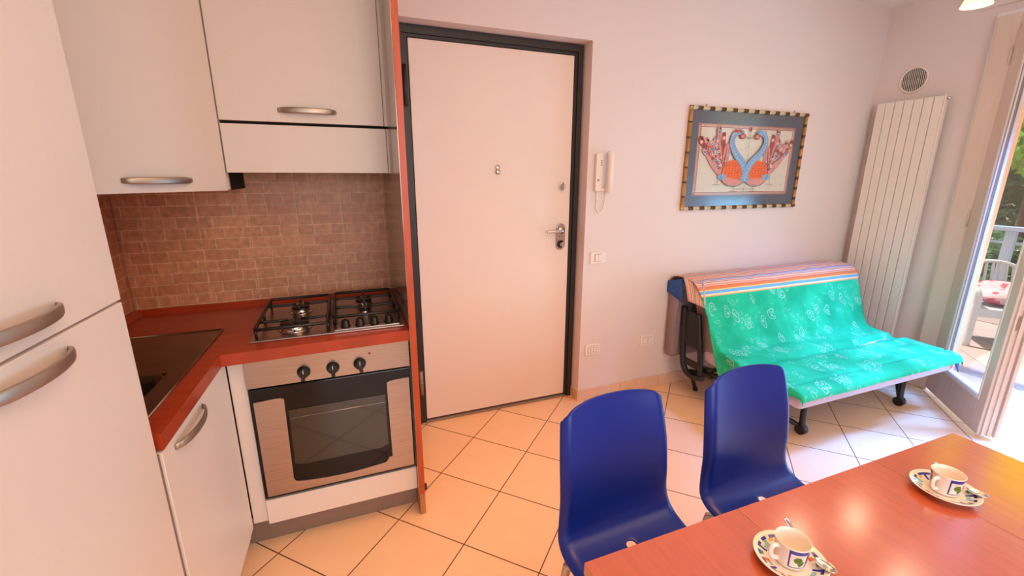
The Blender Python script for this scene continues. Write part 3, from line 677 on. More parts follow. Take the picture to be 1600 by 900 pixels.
# the print: cloth sheet with flat painted shapes, all one sheet
bm = nb(); PW, PH = PX1-PX0, PZ1-PZ0
bx0, bx1, bz0, bz1 = PX0+0.085, PX1-0.092, PZ0+0.092, PZ1-0.098
yp = [WY-0.0088]
box(bm, (bx0, yp[0], bz0), (bx1, WY-0.0081, bz1), mi=0)
UX = lambda u: bx0+(bx1-bx0)*u
UZ = lambda v: bz0+(bz1-bz0)*v
lay = [1]
def poly(pts, mi, d=None):
    lay[0] += 1; y = yp[0]-0.00002*lay[0]
    f = bm.faces.new([bm.verts.new((UX(u), y, UZ(v))) for u, v in pts]); f.material_index = mi
def stroke(pts, w, mi, taper=False):
    P = [Vector((UX(u), 0, UZ(v))) for u, v in pts]; n = len(P); lay[0] += 1; y = yp[0]-0.00002*lay[0]
    a, b = [], []
    for i in range(n):
        t = (P[min(i+1, n-1)]-P[max(i-1, 0)]).normalized(); q = Vector((-t.z, 0, t.x))
        ww = w*(1-0.75*i/(n-1)) if taper else w
        if isinstance(w, (list, tuple)): ww = w[i]
        a.append(bm.verts.new((P[i].x+q.x*ww, y, P[i].z+q.z*ww))); b.append(bm.verts.new((P[i].x-q.x*ww, y, P[i].z-q.z*ww)))
    for i in range(n-1): bm.faces.new((a[i], b[i], b[i+1], a[i+1])).material_index = mi
def spline2(pts, n=8): return [(p_.x, p_.y) for p_ in smooth_path([(a, b, 0) for a, b in pts], n)]
def blob(cu, cv, ru, rv, mi, n=18, rot=0, wob=0.0):
    pts = []
    for i in range(n):
        a = 2*PI*i/n; k = 1+wob*math.sin(5*a)
        x, z = ru*k*math.cos(a), rv*k*math.sin(a)
        pts.append((cu+x*math.cos(rot)-z*math.sin(rot), cv+x*math.sin(rot)+z*math.cos(rot)))
    poly(pts, mi)
# toothed double border
for e in (0.006, 0.045):
    for pts in (((0.0+e*.6, e), (1-e*.6, e)), ((0+e*.6, 1-e), (1-e*.6, 1-e)), ((e*.6, e), (e*.6, 1-e)), ((1-e*.6, e), (1-e*.6, 1-e))): stroke(pts, 0.0022, 1)
for i in range(70):
    u = 0.008+0.984*i/69
    for v in (0.025, 0.975): stroke(((u, v-0.012), (u, v+0.012)), 0.0028, 1)
for i in range(38):
    v = 0.02+0.96*i/37
    for u in (0.015, 0.985): stroke(((u-0.008, v), (u+0.008, v)), 0.0028, 1)
for sgn in (1, -1):
    F = lambda u, v, s=sgn: (0.5+s*(u-0.5), v)
    # tail: a fan of curled plumes
    poly([F(u, v) for u, v in spline2([(0.70, 0.27), (0.78, 0.30), (0.89, 0.50), (0.955, 0.74), (0.93, 0.80), (0.87, 0.76), (0.84, 0.82), (0.79, 0.80), (0.775, 0.72), (0.735, 0.62), (0.70, 0.42), (0.70, 0.27)], 6)[:-1]][::sgn], 4)
    for k in range(11):
        a = math.radians(42+5.2*k); Lq = 0.34+0.10*math.sin(k*1.3)
        base = (0.69, 0.30)
        mid = (base[0]+0.5*Lq*math.cos(a)*0.72+0.02, base[1]+0.5*Lq*math.sin(a)*1.45)
        tip = (base[0]+Lq*math.cos(a)*0.95, base[1]+Lq*math.sin(a)*1.45)
        pts = spline2([F(*base), F(*mid), F(*tip), F(tip[0]-0.02, tip[1]+0.03)], 5)
        n_ = len(pts); stroke(pts, [0.006+0.013*math.sin(PI*min(1, i/(n_-1)*0.9)) for i in range(n_)], 1 if k % 2 else 4)
        stroke(pts, 0.0016, 5)
        blob(*F(tip[0]-0.005, tip[1]-0.02), 0.017, 0.032, 4 if k % 3 else 3, 12)
        blob(*F(tip[0]-0.005, tip[1]-0.02), 0.008, 0.016, 0 if k % 2 else 1, 10)
        blob(*F(*mid), 0.010, 0.022, 0 if k % 2 else 3, 10)
    for k in range(46):
        t_ = random.random()**0.7; w_ = (random.random()-0.5); cu_, cv_ = 0.72+0.165*t_+w_*0.13*t_+0.01, 0.31+0.44*t_-w_*0.10*t_
        blob(*F(cu_, cv_), 0.012, 0.021, random.choice((0, 1, 4, 0, 3)), 10); blob(*F(cu_, cv_), 0.0065, 0.012, random.choice((1, 1, 4, 5)), 8)
    # body
    poly([F(u, v) for u, v in spline2([(0.52, 0.28), (0.55, 0.20), (0.64, 0.17), (0.72, 0.22), (0.74, 0.33), (0.70, 0.46), (0.63, 0.51), (0.57, 0.46), (0.53, 0.36), (0.52, 0.28)], 5)[:-1]][::sgn], 2)
    poly([F(u, v) for u, v in spline2([(0.50, 0.22), (0.56, 0.155), (0.66, 0.15), (0.73, 0.21), (0.70, 0.25), (0.6, 0.235), (0.50, 0.22)], 5)[:-1]][::sgn], 4)
    for r_ in range(6):
        for c_ in range(5): blob(*F(0.575+0.031*c_+0.006*(r_ % 2), 0.285+0.036*r_), 0.0055, 0.010, 1, 8)
    blob(*F(0.735, 0.265), 0.045, 0.042, 3, 14, wob=0.12)
    stroke([F(u, v) for u, v in spline2([(0.50, 0.20), (0.57, 0.135), (0.67, 0.14), (0.735, 0.22), (0.745, 0.33), (0.73, 0.5)], 5)], 0.0018, 5)
    # legs
    for lx, lz in ((0.775, 0.24), (0.60, 0.14)):
        stroke([F(lx, lz), F(lx+0.005, lz-0.08)], 0.002, 6); stroke([F(lx-0.03, lz-0.085), F(lx+0.045, lz-0.085)], 0.0018, 6)
for sgn in (-1, 1):
    F = lambda u, v, s=sgn: (0.5+s*(u-0.5), v)
    # neck crossing to the other side, head and crest
    neck = spline2([F(0.485, 0.20), F(0.50, 0.32), F(0.545, 0.47), F(0.625, 0.60), F(0.672, 0.74), F(0.658, 0.86), F(0.600, 0.90), F(0.572, 0.875)], 7)
    n_ = len(neck); stroke(neck, [0.0305-0.016*(i/(n_-1)) for i in range(n_)], 5); stroke(neck, [0.029-0.016*(i/(n_-1)) for i in range(n_)], 3)
    for i in range(2, n_-3, 2):
        q = neck[i]; blob(q[0]+0.010*sgn, q[1], 0.0035, 0.006, 0, 8); blob(q[0]-0.012*sgn, q[1], 0.0035, 0.006, 5, 8)
    blob(*F(0.575, 0.845), 0.030, 0.042, 1, 14, wob=0.1); blob(*F(0.575, 0.845), 0.017, 0.024, 4, 12)
    for k in range(4): blob(*F(0.600+0.018*k, 0.905+0.012*(k % 2)), 0.011, 0.020, 1 if sgn < 0 else 3, 10)
    stroke([F(0.548, 0.835), F(0.505, 0.825)], 0.0028, 6)
blob(0.5, 0.94, 0.010, 0.034, 1, 12); stroke([(0.5, 0.90), (0.5, 0.79)], 0.0022, 6); blob(0.5, 0.825, 0.012, 0.018, 6, 10)
stroke([(0.5, 0.78), (0.5, 0.40)], 0.0012, 6); stroke([(0.40, 0.09), (0.62, 0.09)], 0.0018, 6); stroke([(0.5, 0.15), (0.5, 0.04)], 0.0025, 6)
for k in range(16):
    a = random.random()*2*PI; blob(0.5+0.11*math.cos(a)*random.random(), 0.66+0.13*math.sin(a)*random.random(), 0.003, 0.008, 6, 6)
obj('bird_print', bm, [M_paper, M_pred, M_porange, M_pblue, M_ppink, M_pline, M_pgreen], pic, fix=False)
bm = nb(); box(bm, (PX0+0.017, WY-0.0148, PZ0+0.017), (PX1-0.017, WY-0.0128, PZ1-0.017)); obj('glass_pane', bm, M_picglass, pic)
for x in (2.20, 2.98):
    bm = nb(); tube(bm, [(x, WY-0.006, PZ1-0.004), (x, WY-0.006, PZ1+0.012), (x+.006, WY-0.004, PZ1+0.016)], 0.002, 6); obj('hanging_hook', bm, M_golddark, pic)

# ------------------------------------------------------------------ radiator and vent on the right wall
rd = thing('radiator', 'tall white flat panel radiator on the right wall', 'radiator', (RX-0.05, 2.04, 0.3))
RY0, RY1, RZ0, RZ1 = 1.842, 2.238, 0.30, 1.975
pw = (RY1-RY0)/7
for i in range(7):
    bm = nb(); box(bm, (RX-0.072, RY0+pw*i+0.0022, RZ0), (RX-0.058, RY0+pw*(i+1)-0.0022, RZ1), bev=0.003); obj('flat_tube', bm, M_rad, rd)
bm = nb(); box(bm, (RX-0.0575, RY0+0.006, RZ0+0.04), (RX-0.030, RY1-0.006, RZ0+0.08)); box(bm, (RX-0.0575, RY0+0.006, RZ1-0.06), (RX-0.030, RY1-0.006, RZ1-0.02)); box(bm, (RX-0.061, RY0+0.004, RZ0+0.01), (RX-0.055, RY1-0.004, RZ1-0.008), mi=1)
obj('header_pipe', bm, [M_rad, M_greyline], rd)
bm = nb(); box(bm, (RX-0.074, RY0-0.010, RZ0-0.006), (RX-0.04, RY0+0.0015, RZ1+0.006), bev=0.004); obj('side_cover', bm, M_rad, rd)
for z in (RZ1-0.12, RZ0+0.12):
    bm = nb(); box(bm, (RX-0.031, 2.0, z), (RX-0.0005, 2.08, z+0.03)); obj('wall_bracket', bm, M_rad, rd)
bm = nb(); cyl(bm, (RX-0.055, RY0-0.008, RZ1-0.02), (RX-0.055, RY0-0.024, RZ1-0.02), 0.010, 14); cyl(bm, (RX-0.055, RY0-0.020, RZ1-0.02), (RX-0.055, RY0-0.027, RZ1-0.02), 0.0065, 6)
obj('bleed_valve', bm, M_chrome, rd)
vt = thing('air_vent', 'round white wall vent with dark slots above the radiator', 'vent', (RX, 2.076, 2.113))
bm = nb(); vc = (RX, 2.076, 2.113)
lathe(bm, [(0.088, -0.001), (0.088, 0.006), (0.083, 0.010), (0.076, 0.010), (0.074, 0.004)], vc, 48, axis='x'); obj('rim', bm, M_rad, vt)
bm = nb(); lathe(bm, [(0.0755, 0.001), (0.0755, 0.004)], vc, 40, axis='x'); obj('dark_backing', bm, M_dark, vt)
bm = nb()
for i in range(-6, 7):
    y = i*0.0112; h = math.sqrt(max(0, 0.0745**2-y*y))
    box(bm, (RX-0.0085, vc[1]+y-0.0015, vc[2]-h), (RX-0.003, vc[1]+y+0.0015, vc[2]+h))
obj('slat_grille', bm, M_rad, vt)
for y in (-0.03, 0.03):
    bm = nb(); lathe(bm, [(0.004, 0.008), (0.0035, 0.0098)], (RX, vc[1]+y, vc[2]), 12, axis='x'); obj('screw', bm, M_white, vt)

# ------------------------------------------------------------------ balcony French door
d2 = thing('door_2', 'white glazed balcony door, leaf opened into the room', 'door', (3.745, 1.6, 0)); d2['kind'] = 'structure'
bm = nb()
box(bm, (3.745, 1.565, 0), (3.86, 1.671, OZ), bev=0.004); box(bm, (3.745, OY0+0.001, 0), (3.86, OY0+0.10, OZ), bev=0.004); box(bm, (3.745, OY0+0.1, OZ-0.09), (3.86, 1.565, OZ), bev=0.004)
obj('door_frame', bm, M_frameW, d2)
bm = nb(); box(bm, (RX-0.022, 1.665, 0), (RX+0.001, 1.700, OZ-0.0003), bev=0.003); box(bm, (RX-0.022, OY0-0.02, OZ), (RX+0.001, 1.700, OZ+0.028), bev=0.004); struct('trim_5', bm, M_frameL)
bm = nb(); box(bm, (RX, OY0+0.001, -0.11), (RX+WT+0.03, OY1-0.001, 0.004), bev=0.003); struct('trim_6', bm, M_base)
# leaf: local x from hinge to free edge, local -y is the face seen from the room
hin = Vector((3.737, 1.565, 0)); ldir = Vector((-0.692, -0.722, 0)); lrot = math.atan2(ldir.y, ldir.x)
LF = Matrix.Translation(hin) @ Matrix.Rotation(lrot, 4, 'Z')
# room-side face is at local y=0, the leaf body extends to local y = +0.07 (away from the back wall side)
LL, TH, HZ0, HZ1 = 0.632, 0.068, 0.022, 2.30
gx0, gx1, gz0, gz1 = 0.134, 0.556, 0.235, 2.14
TI = 0.045
lf = obj('door_leaf', (lambda b: (
    box(b, (0.0, 0, HZ0), (0.120, TI, HZ1), bev=0.003), box(b, (0.566, 0, HZ0), (LL, TH, HZ1), bev=0.003),
    box(b, (0.120, 0, HZ0), (0.566, TI, 0.213), bev=0.002), box(b, (0.120, 0, 2.165), (0.566, TI, HZ1), bev=0.002), box(b, (-0.007, 0.002, HZ0), (0.001, 0.02, HZ1)),
    box(b, (LL-0.002, 0.012, HZ0), (LL+0.014, 0.020, HZ1)), box(b, (LL-0.002, 0.040, HZ0), (LL+0.010, 0.056, HZ1)), box(b, (LL-0.03, TH-0.002, HZ0), (LL+0.018, TH+0.014, HZ1), bev=0.002),
    b.transform(LF), b)[-1])(nb()), M_frameW, d2)
bm = nb()
for a, b_ in (((gx0-0.018, -0.004, gz0-0.024), (gx0, 0.020, gz1+0.024)), ((gx1, -0.004, gz0-0.024), (gx1+0.012, 0.020, gz1+0.024)), ((gx0, -0.004, gz0-0.024), (gx1, 0.020, gz0)), ((gx0, -0.004, gz1), (gx1, 0.020, gz1+0.024)),
    ((gx0-0.016, 0.028, gz0-0.02), (gx0-0.001, TI-0.002, gz1+0.02)), ((gx1+0.001, 0.028, gz0-0.02), (gx1+0.011, TI-0.002, gz1+0.02))): box(bm, a, b_, bev=0.002)
bm.transform(LF); obj('glazing_bead', bm, M_frameL, lf)
bm = nb(); box(bm, (gx0-0.004, -0.0015, gz0-0.004), (gx0+0.002, 0.0045, gz1)); box(bm, (gx0-0.004, 0.014, gz0-0.004), (gx0+0.0025, 0.0205, gz1)); box(bm, (gx0, -0.0015, gz0-0.004), (gx1, 0.0045, gz0+0.002)); bm.transform(LF); obj('rubber_seal', bm, M_greyline, lf)
bm = nb(); box(bm, (gx0-0.003, 0.0215, gz0-0.003), (gx1+0.003, 0.0265, gz1+0.003)); bm.transform(LF); obj('glass_pane', bm, M_glass, lf)
bm = nb(); box(bm, (LL-0.001, 0.022, 0.66), (LL+0.011, 0.04, 0.74), bev=0.003); bm.transform(LF); obj('latch_keep', bm, M_steel, lf)
for z in (0.16, 1.15, 2.1):
    bm = nb(); cyl(bm, (-0.008, -0.004, z), (-0.008, -0.004, z+0.1), 0.006, 12); bm.transform(LF); obj('hinge', bm, M_frameW, lf)

# ------------------------------------------------------------------ sofa bed
sf = thing('sofa_bed', 'metal framed sofa bed with grey mattress against the back wall', 'sofa', (2.8, 1.8, 0))
def cushion(a, b, bev, m, name, par=sf):
    bm = nb(); box(bm, a, b, bev=bev, seg=4); o_ = obj(name, bm, m, par, smooth=True); return o_
cushion((2.110, 1.345, 0.285), (3.475, 2.02, 0.378), 0.028, M_seatfab, 'seat_mattress')
bm = nb(); prism(bm, [(1.93, 0.37), (2.02, 0.33), (2.165, 0.72), (2.16, 0.765), (2.10, 0.785), (2.055, 0.745)], 2.115, 3.50, axis='x', bev=0.02); obj('back_mattress', bm, M_greyfab, sf, smooth=True)
bm = nb(); prism(bm, [(2.205, 0.275), (2.225, 0.25), (2.268, 0.25), (2.290, 0.275), (2.290, 0.70), (2.275, 0.76), (2.22, 0.790), (2.155, 0.775), (2.175, 0.72), (2.205, 0.66)], 2.032, 3.54, axis='x', bev=0.018)
obj('hanging_mattress', bm, M_greyfab, sf, smooth=True)
def side_frame(x, s):
    bm = nb()
    tube(bm, smooth_path([(x, 2.185, 0.62), (x, 2.180, 0.50), (x, 2.165, 0.33), (x, 2.147, 0.225), (x, 2.11, 0.178), (x, 2.05, 0.165), (x, 1.97, 0.19)], 6), 0.020, 10, flat=1.0)
    tube(bm, smooth_path([(x, 2.060, 0.60), (x, 2.04, 0.50), (x, 2.01, 0.34), (x, 1.985, 0.20)], 6), 0.019, 10)
    prism(bm, [(1.985, 0.23), (2.145, 0.23), (2.155, 0.275), (1.995, 0.275)], x-0.006, x+0.006, axis='x'); prism(bm, [(2.015, 0.37), (2.165, 0.37), (2.18, 0.60), (2.06, 0.60)], x-0.006, x+0.006, axis='x')
    box(bm, (x-0.004, 1.90, 0.215), (x+0.05*s+0.004*s, 2.0, 0.235)) if s > 0 else None
    tube(bm, [(x+s*0.02, 2.08, 0.185), (x+s*0.025, 1.90, 0.235), (x+s*0.03, 1.42, 0.262)], 0.020, 4)
    tube(bm, [(x+s*0.01, 2.10, 0.24), (x+s*0.06, 1.96, 0.245)], 0.011, 8)
    return bm
obj('side_frame', side_frame(2.085, 1), M_sofablack, sf); obj('side_frame', side_frame(3.50, -1), M_sofablack, sf)
bm = nb(); tube(bm, [(2.10, 1.46, 0.268), (3.485, 1.46, 0.268)], 0.014, 8); tube(bm, [(2.10, 1.95, 0.245), (3.485, 1.95, 0.245)], 0.014, 8); tube(bm, [(2.085, 2.07, 0.45), (3.5, 2.07, 0.45)], 0.012, 8)
for i in range(9): box(bm, (2.2+0.145*i, 1.44, 0.272), (2.25+0.145*i, 1.96, 0.284))
obj('slatted_base', bm, M_sofablack, sf)
def rear_leg(x, s):
    bm = nb(); tube(bm, [(x, 2.10, 0.185), (x+s*0.10, 2.14, 0.012)], 0.014, 10); cyl(bm, (x+s*0.103, 2.141, 0.0), (x+s*0.100, 2.14, 0.02), 0.017, 12); return bm
obj('leg', rear_leg(2.11, 1), M_sofablack, sf); obj('leg', rear_leg(3.48, -1), M_sofablack, sf)
def front_leg(x, s):
    bm = nb(); tube(bm, smooth_path([(x, 1.505, 0.285), (x, 1.505, 0.15), (x, 1.50, 0.045)], 5), 0.017, 10)
    tube(bm, smooth_path([(x+s*0.13, 1.60, 0.285), (x+s*0.13, 1.60, 0.17), (x+s*0.11, 1.585, 0.12), (x+s*0.02, 1.515, 0.055)], 5), 0.015, 10)
    cyl(bm, (x-0.018, 1.50, 0.030), (x+0.018, 1.50, 0.030), 0.030, 20); return bm
obj('leg', front_leg(3.315, 1), M_sofablack, sf); obj('leg', front_leg(2.395, -1), M_sofablack, sf)

# throw: a cloth draped over back and seat
def cloth_mat():
    m = bpy.data.materials.new('paisley_throw'); m.use_nodes = True; n = m.node_tree.nodes; l = m.node_tree.links; b = n['Principled BSDF']
    uv = n.new('ShaderNodeUVMap'); uv.uv_map = 'cloth'; sx = n.new('ShaderNodeSeparateXYZ'); l.new(uv.outputs[0], sx.inputs[0])
    # striped border: v below 0.44 m
    wob = n.new('ShaderNodeTexNoise'); wob.inputs['Scale'].default_value = 3; l.new(uv.outputs[0], wob.inputs['Vector'])
    v = sx.outputs[1]
    st = math_node(n, l, 'FRACT', math_node(n, l, 'MULTIPLY', v, 11.0))
    rp = n.new('ShaderNodeValToRGB'); cr = rp.color_ramp; cr.interpolation = 'CONSTANT'
    cols = [(0.0, (236, 170, 136)), (0.10, (176, 84, 66)), (0.15, (240, 196, 164)), (0.30, (110, 108, 116)), (0.35, (236, 196, 166)), (0.44, (230, 140, 100)), (0.52, (100, 134, 180)), (0.60, (224, 208, 202)), (0.66, (104, 118, 150)), (0.71, (240, 196, 166)), (0.80, (150, 70, 62)), (0.84, (244, 206, 176)), (0.94, (226, 134, 100))]
    cr.elements[0].position = 0; cr.elements[0].color = rgb(*cols[0][1]); cr.elements[1].position = cols[1][0]; cr.elements[1].color = rgb(*cols[1][1])
    for p_, c_ in cols[2:]:
        e = cr.elements.new(p_); e.color = rgb(*c_)
    l.new(st, rp.inputs['Fac'])
    # edge band between the stripes and the green field: orange teeth, blue check, cream
    rp2 = n.new('ShaderNodeValToRGB'); c2 = rp2.color_ramp; c2.interpolation = 'CONSTANT'
    c2.elements[0].position = 0; c2.elements[0].color = rgb(232, 130, 70)
    c2.elements[1].position = 0.3; c2.elements[1].color = rgb(240, 196, 120)
    for p_, c_ in ((0.42, (116, 176, 206)), (0.72, (236, 214, 160)), (0.9, (226, 160, 90))):
        e = c2.elements.new(p_); e.color = rgb(*c_)
    l.new(math_node(n, l, 'DIVIDE', math_node(n, l, 'SUBTRACT', v, 0.375), 0.06), rp2.inputs['Fac'])
    # green field with pale ring shaped motifs
    gr = n.new('ShaderNodeTexNoise'); gr.inputs['Scale'].default_value = 5; gr.inputs['Detail'].default_value = 6; l.new(uv.outputs[0], gr.inputs['Vector'])
    rg = n.new('ShaderNodeValToRGB'); rg.color_ramp.elements[0].color = rgb(18, 162, 108); rg.color_ramp.elements[0].position = 0.3
    rg.color_ramp.elements[1].color = rgb(42, 206, 146); rg.color_ramp.elements[1].position = 0.75; l.new(gr.outputs['Fac'], rg.inputs['Fac'])
    wv = n.new('ShaderNodeVectorMath'); wv.operation = 'ADD'; nv = n.new('ShaderNodeTexNoise'); nv.inputs['Scale'].default_value = 7
    l.new(uv.outputs[0], nv.inputs['Vector'])
    sc = n.new('ShaderNodeVectorMath'); sc.operation = 'SCALE'; sc.inputs['Scale'].default_value = 0.10; l.new(nv.outputs['Color'], sc.inputs[0])
    l.new(uv.outputs[0], wv.inputs[0]); l.new(sc.outputs[0], wv.inputs[1])
    st2 = n.new('ShaderNodeMapping'); st2.inputs['Scale'].default_value = (1.5, 1.0, 1); st2.inputs['Rotation'].default_value = (0, 0, 0.4); l.new(wv.outputs[0], st2.inputs['Vector'])
    vo = n.new('ShaderNodeTexVoronoi'); vo.voronoi_dimensions = '2D'; vo.inputs['Scale'].default_value = 5.6; vo.inputs['Randomness'].default_value = 0.9; l.new(st2.outputs[0], vo.inputs['Vector'])
    d = vo.outputs['Distance']
    ring1 = math_node(n, l, 'LESS_THAN', math_node(n, l, 'ABSOLUTE', math_node(n, l, 'SUBTRACT', d, 0.21)), 0.013)
    fine = n.new('ShaderNodeTexNoise'); fine.inputs['Scale'].default_value = 90; l.new(uv.outputs[0], fine.inputs['Vector'])
    dots = math_node(n, l, 'GREATER_THAN', fine.outputs['Fac'], 0.54)
    core = math_node(n, l, 'MULTIPLY', math_node(n, l, 'LESS_THAN', d, 0.15), dots)
    vo2 = n.new('ShaderNodeTexVoronoi'); vo2.voronoi_dimensions = '2D'; vo2.inputs['Scale'].default_value = 17; l.new(wv.outputs[0], vo2.inputs['Vector'])
    small = math_node(n, l, 'MULTIPLY', math_node(n, l, 'LESS_THAN', math_node(n, l, 'ABSOLUTE', math_node(n, l, 'SUBTRACT', vo2.outputs['Distance'], 0.2)), 0.03), math_node(n, l, 'GREATER_THAN', gr.outputs['Fac'], 0.5))
    brk = math_node(n, l, 'GREATER_THAN', nv.outputs['Fac'], 0.42)
    motif = math_node(n, l, 'MULTIPLY', math_node(n, l, 'MAXIMUM', math_node(n, l, 'MAXIMUM', ring1, core), math_node(n, l, 'MULTIPLY', small, 0.55)), brk)
    mg = n.new('ShaderNodeMix'); mg.data_type = 'RGBA'; l.new(math_node(n, l, 'MULTIPLY', motif, 0.5), mg.inputs['Factor']); l.new(rg.outputs['Color'], mg.inputs['A']); mg.inputs['B'].default_value = rgb(206, 216, 214)
    isb = math_node(n, l, 'LESS_THAN', v, 0.375); isband = math_node(n, l, 'LESS_THAN', v, 0.435)
    m1 = n.new('ShaderNodeMix'); m1.data_type = 'RGBA'; l.new(isband, m1.inputs['Factor']); l.new(mg.outputs['Result'], m1.inputs['A']); l.new(rp2.outputs['Color'], m1.inputs['B'])
    m2 = n.new('ShaderNodeMix'); m2.data_type = 'RGBA'; l.new(isb, m2.inputs['Factor']); l.new(m1.outputs['Result'], m2.inputs['A']); l.new(rp.outputs['Color'], m2.inputs['B'])
    l.new(m2.outputs['Result'], b.inputs['Base Color']); b.inputs['Roughness'].default_value = 0.8; b.inputs['Specular IOR Level'].default_value = 0.25
    MATS['paisley_throw'] = m
    return m
M_throw = cloth_mat()
M_throwback = mat('throw_reverse_blue', rgb(44, 92, 160), 0.85, var=0.2, vscale=30)
prof = [(2.302, 0.66), (2.302, 0.74), (2.270, 0.795), (2.19, 0.812), (2.09, 0.800), (2.035, 0.745), (1.985, 0.62), (1.925, 0.48), (1.875, 0.408), (1.80, 0.392), (1.62, 0.3905), (1.45, 0.389), (1.365, 0.387), (1.338, 0.372), (1.333, 0.352)]
PP = smooth_path([(0, y, z) for y, z in prof], 9)
dist = [0.0]
for i in range(1, len(PP)): dist.append(dist[-1]+(PP[i]-PP[i-1]).length)
def throw_mesh():
    bm = nb(); uvl = bm.loops.layers.uv.new('cloth'); nu = 110; rows = []
    NT = len(PP)
    for j, p in enumerate(PP):
        s = dist[j]; onback = max(0.0, min(1.0, (p.y-1.90)/0.15)); t0 = j/(NT-1)
        xl = 2.035*onback + 2.095*(1-onback); xr_ = 3.552*onback + 3.488*(1-onback)
        # how far the cloth hangs over the left / right edges
        f_ = max(0, min(1, (1.985-p.y)/0.16))
        ol = f_*(0.135*max(0, min(1, (p.y-1.33)/0.35))+0.03); orr = f_*0.045
        tan = (PP[min(j+1, NT-1)]-PP[max(j-1, 0)]).normalized(); nrm = Vector((0, tan.z, -tan.y))
        if nrm.z < 0 and abs(nrm.z) > 0.3: nrm = -nrm
        if p.z < 0.8 and p.y < 2.1 and nrm.y > 0: nrm = -nrm
        row = []
        tot = ol+(xr_-xl)+orr
        for i in range(nu+1):
            q = i/nu*tot-ol; x = xl+q; z = p.z; y = p.y
            if q < 0: 
                d = -q; x = xl-0.012*math.sin(min(1, d/0.03)*PI/2)-0.010*math.sin(d*20+y*9); z = p.z-max(0, d-0.010)
            elif x > xr_: d = x-xr_; x = xr_+0.012*math.sin(min(1, d/0.03)*PI/2); z = p.z-max(0, d-0.008)
            # folds
            seat = 1-onback
            inside = max(0, min(1, (x-xl)/0.08))*max(0, min(1, (xr_-x)/0.08))
            nz_ = noise.noise(Vector((x*2.2+y*3.0, y*10.0-x*1.6, 3.1)))*0.009*seat*inside + noise.noise(Vector((x*4.0+y*6.0, y*26.0-x*5.0, 9.4)))*0.005*seat*inside
            nz_ += noise.noise(Vector((x*9, s*2.5, 7.7)))*0.009*onback
            nz_ += noise.noise(Vector((x*5+4, s*7, 1.3)))*0.004
            crease = 0.010*math.exp(-((x-(2.735+0.25*max(0, s-0.62)))/0.016)**2)*max(0, min(1, (s-0.33)/0.08))*max(0, min(1, (1.05-s)/0.2))
            bend = math.exp(-((p.y-1.87)/0.06)**2); nz_ += abs(noise.noise(Vector((x*7, 0.3, 2.2))))*0.014*bend
            o_ = max(nz_*0.8+0.011-crease*0.8, 0.0045 if seat > 0.5 else -0.02)
            row.append((bm.verts.new((x, y+nrm.y*o_, z+nrm.z*o_)), (q, s)))
        rows.append(row)
    for j in range(NT-1):
        for i in range(nu):
            qd = (rows[j][i], rows[j][i+1], rows[j+1][i+1], rows[j+1][i])
            f = bm.faces.new([a[0] for a in qd]); f.smooth = True
            for lp, a in zip(f.loops, qd): lp[uvl].uv = a[1]
    return bm
th = thing('throw_blanket', 'green paisley throw with striped border draped over the sofa bed', 'blanket', (2.8, 1.8, 0.39))
to = obj('draped_cloth', throw_mesh(), [M_throw], th, smooth=True)
md = to.modifiers.new('thickness', 'SOLIDIFY'); md.thickness = 0.0025; md.offset = 1.0
# folded corners: striped flap at the top left, blue reverse behind it and at the front right corner
bm = nb()
def patch(pts, mi, n=6):
    """bilinear patch with a slight bulge"""
    a, b, c, d = [Vector(p) for p in pts]; g = []
    nr = (b-a).cross(d-a).normalized()
    for i in range(n+1):
        g.append([bm.verts.new(a.lerp(b, j/n).lerp(d.lerp(c, j/n), i/n)+nr*0.006*math.sin(PI*i/n)*math.sin(PI*j/n)) for j in range(n+1)])
    for i in range(n):
        for j in range(n): f = bm.faces.new((g[i][j], g[i][j+1], g[i+1][j+1], g[i+1][j])); f.material_index = mi; f.smooth = True
def blue_corner(pts):
    patch(pts, 0); bl = obj('blue_reverse', bm, [M_throwback], th, fix=False); bl['label'] = 'blue reverse side of the throw turned out at a corner'
    md = bl.modifiers.new('thickness', 'SOLIDIFY'); md.thickness = 0.004
blue_corner(((2.027, 2.30, 0.70), (2.028, 2.300, 0.775), (2.030, 2.17, 0.815), (2.030, 2.15, 0.66)))
bm = nb()
blue_corner(((3.490, 1.335, 0.372), (3.440, 1.330, 0.345), (3.470, 1.318, 0.290), (3.515, 1.345, 0.300)))
bm = nb(); uvl = bm.loops.layers.uv.new('cloth')
g = []
for i in range(9):
    row = []
    for j in range(9):
        a, b, c, d = Vector((2.022, 2.165, 0.832)), Vector((2.10, 2.06, 0.806)), Vector((2.055, 1.985, 0.665)), Vector((2.012, 2.09, 0.69))
        q = a.lerp(b, j/8).lerp(d.lerp(c, j/8), i/8); q += Vector((-0.3, -0.8, 0.4))*0.012*math.sin(PI*i/8)
        row.append((bm.verts.new(q), (i/8*0.2, 0.05+0.2*j/8)))
    g.append(row)
for i in range(8):
    for j in range(8):
        qd = (g[i][j], g[i][j+1], g[i+1][j+1], g[i+1][j]); f = bm.faces.new([k_[0] for k_ in qd]); f.smooth = True
        for lp, k_ in zip(f.loops, qd): lp[uvl].uv = k_[1]
fl = obj('folded_flap', bm, [M_throw], th, fix=False); md = fl.modifiers.new('thickness', 'SOLIDIFY'); md.thickness = 0.004

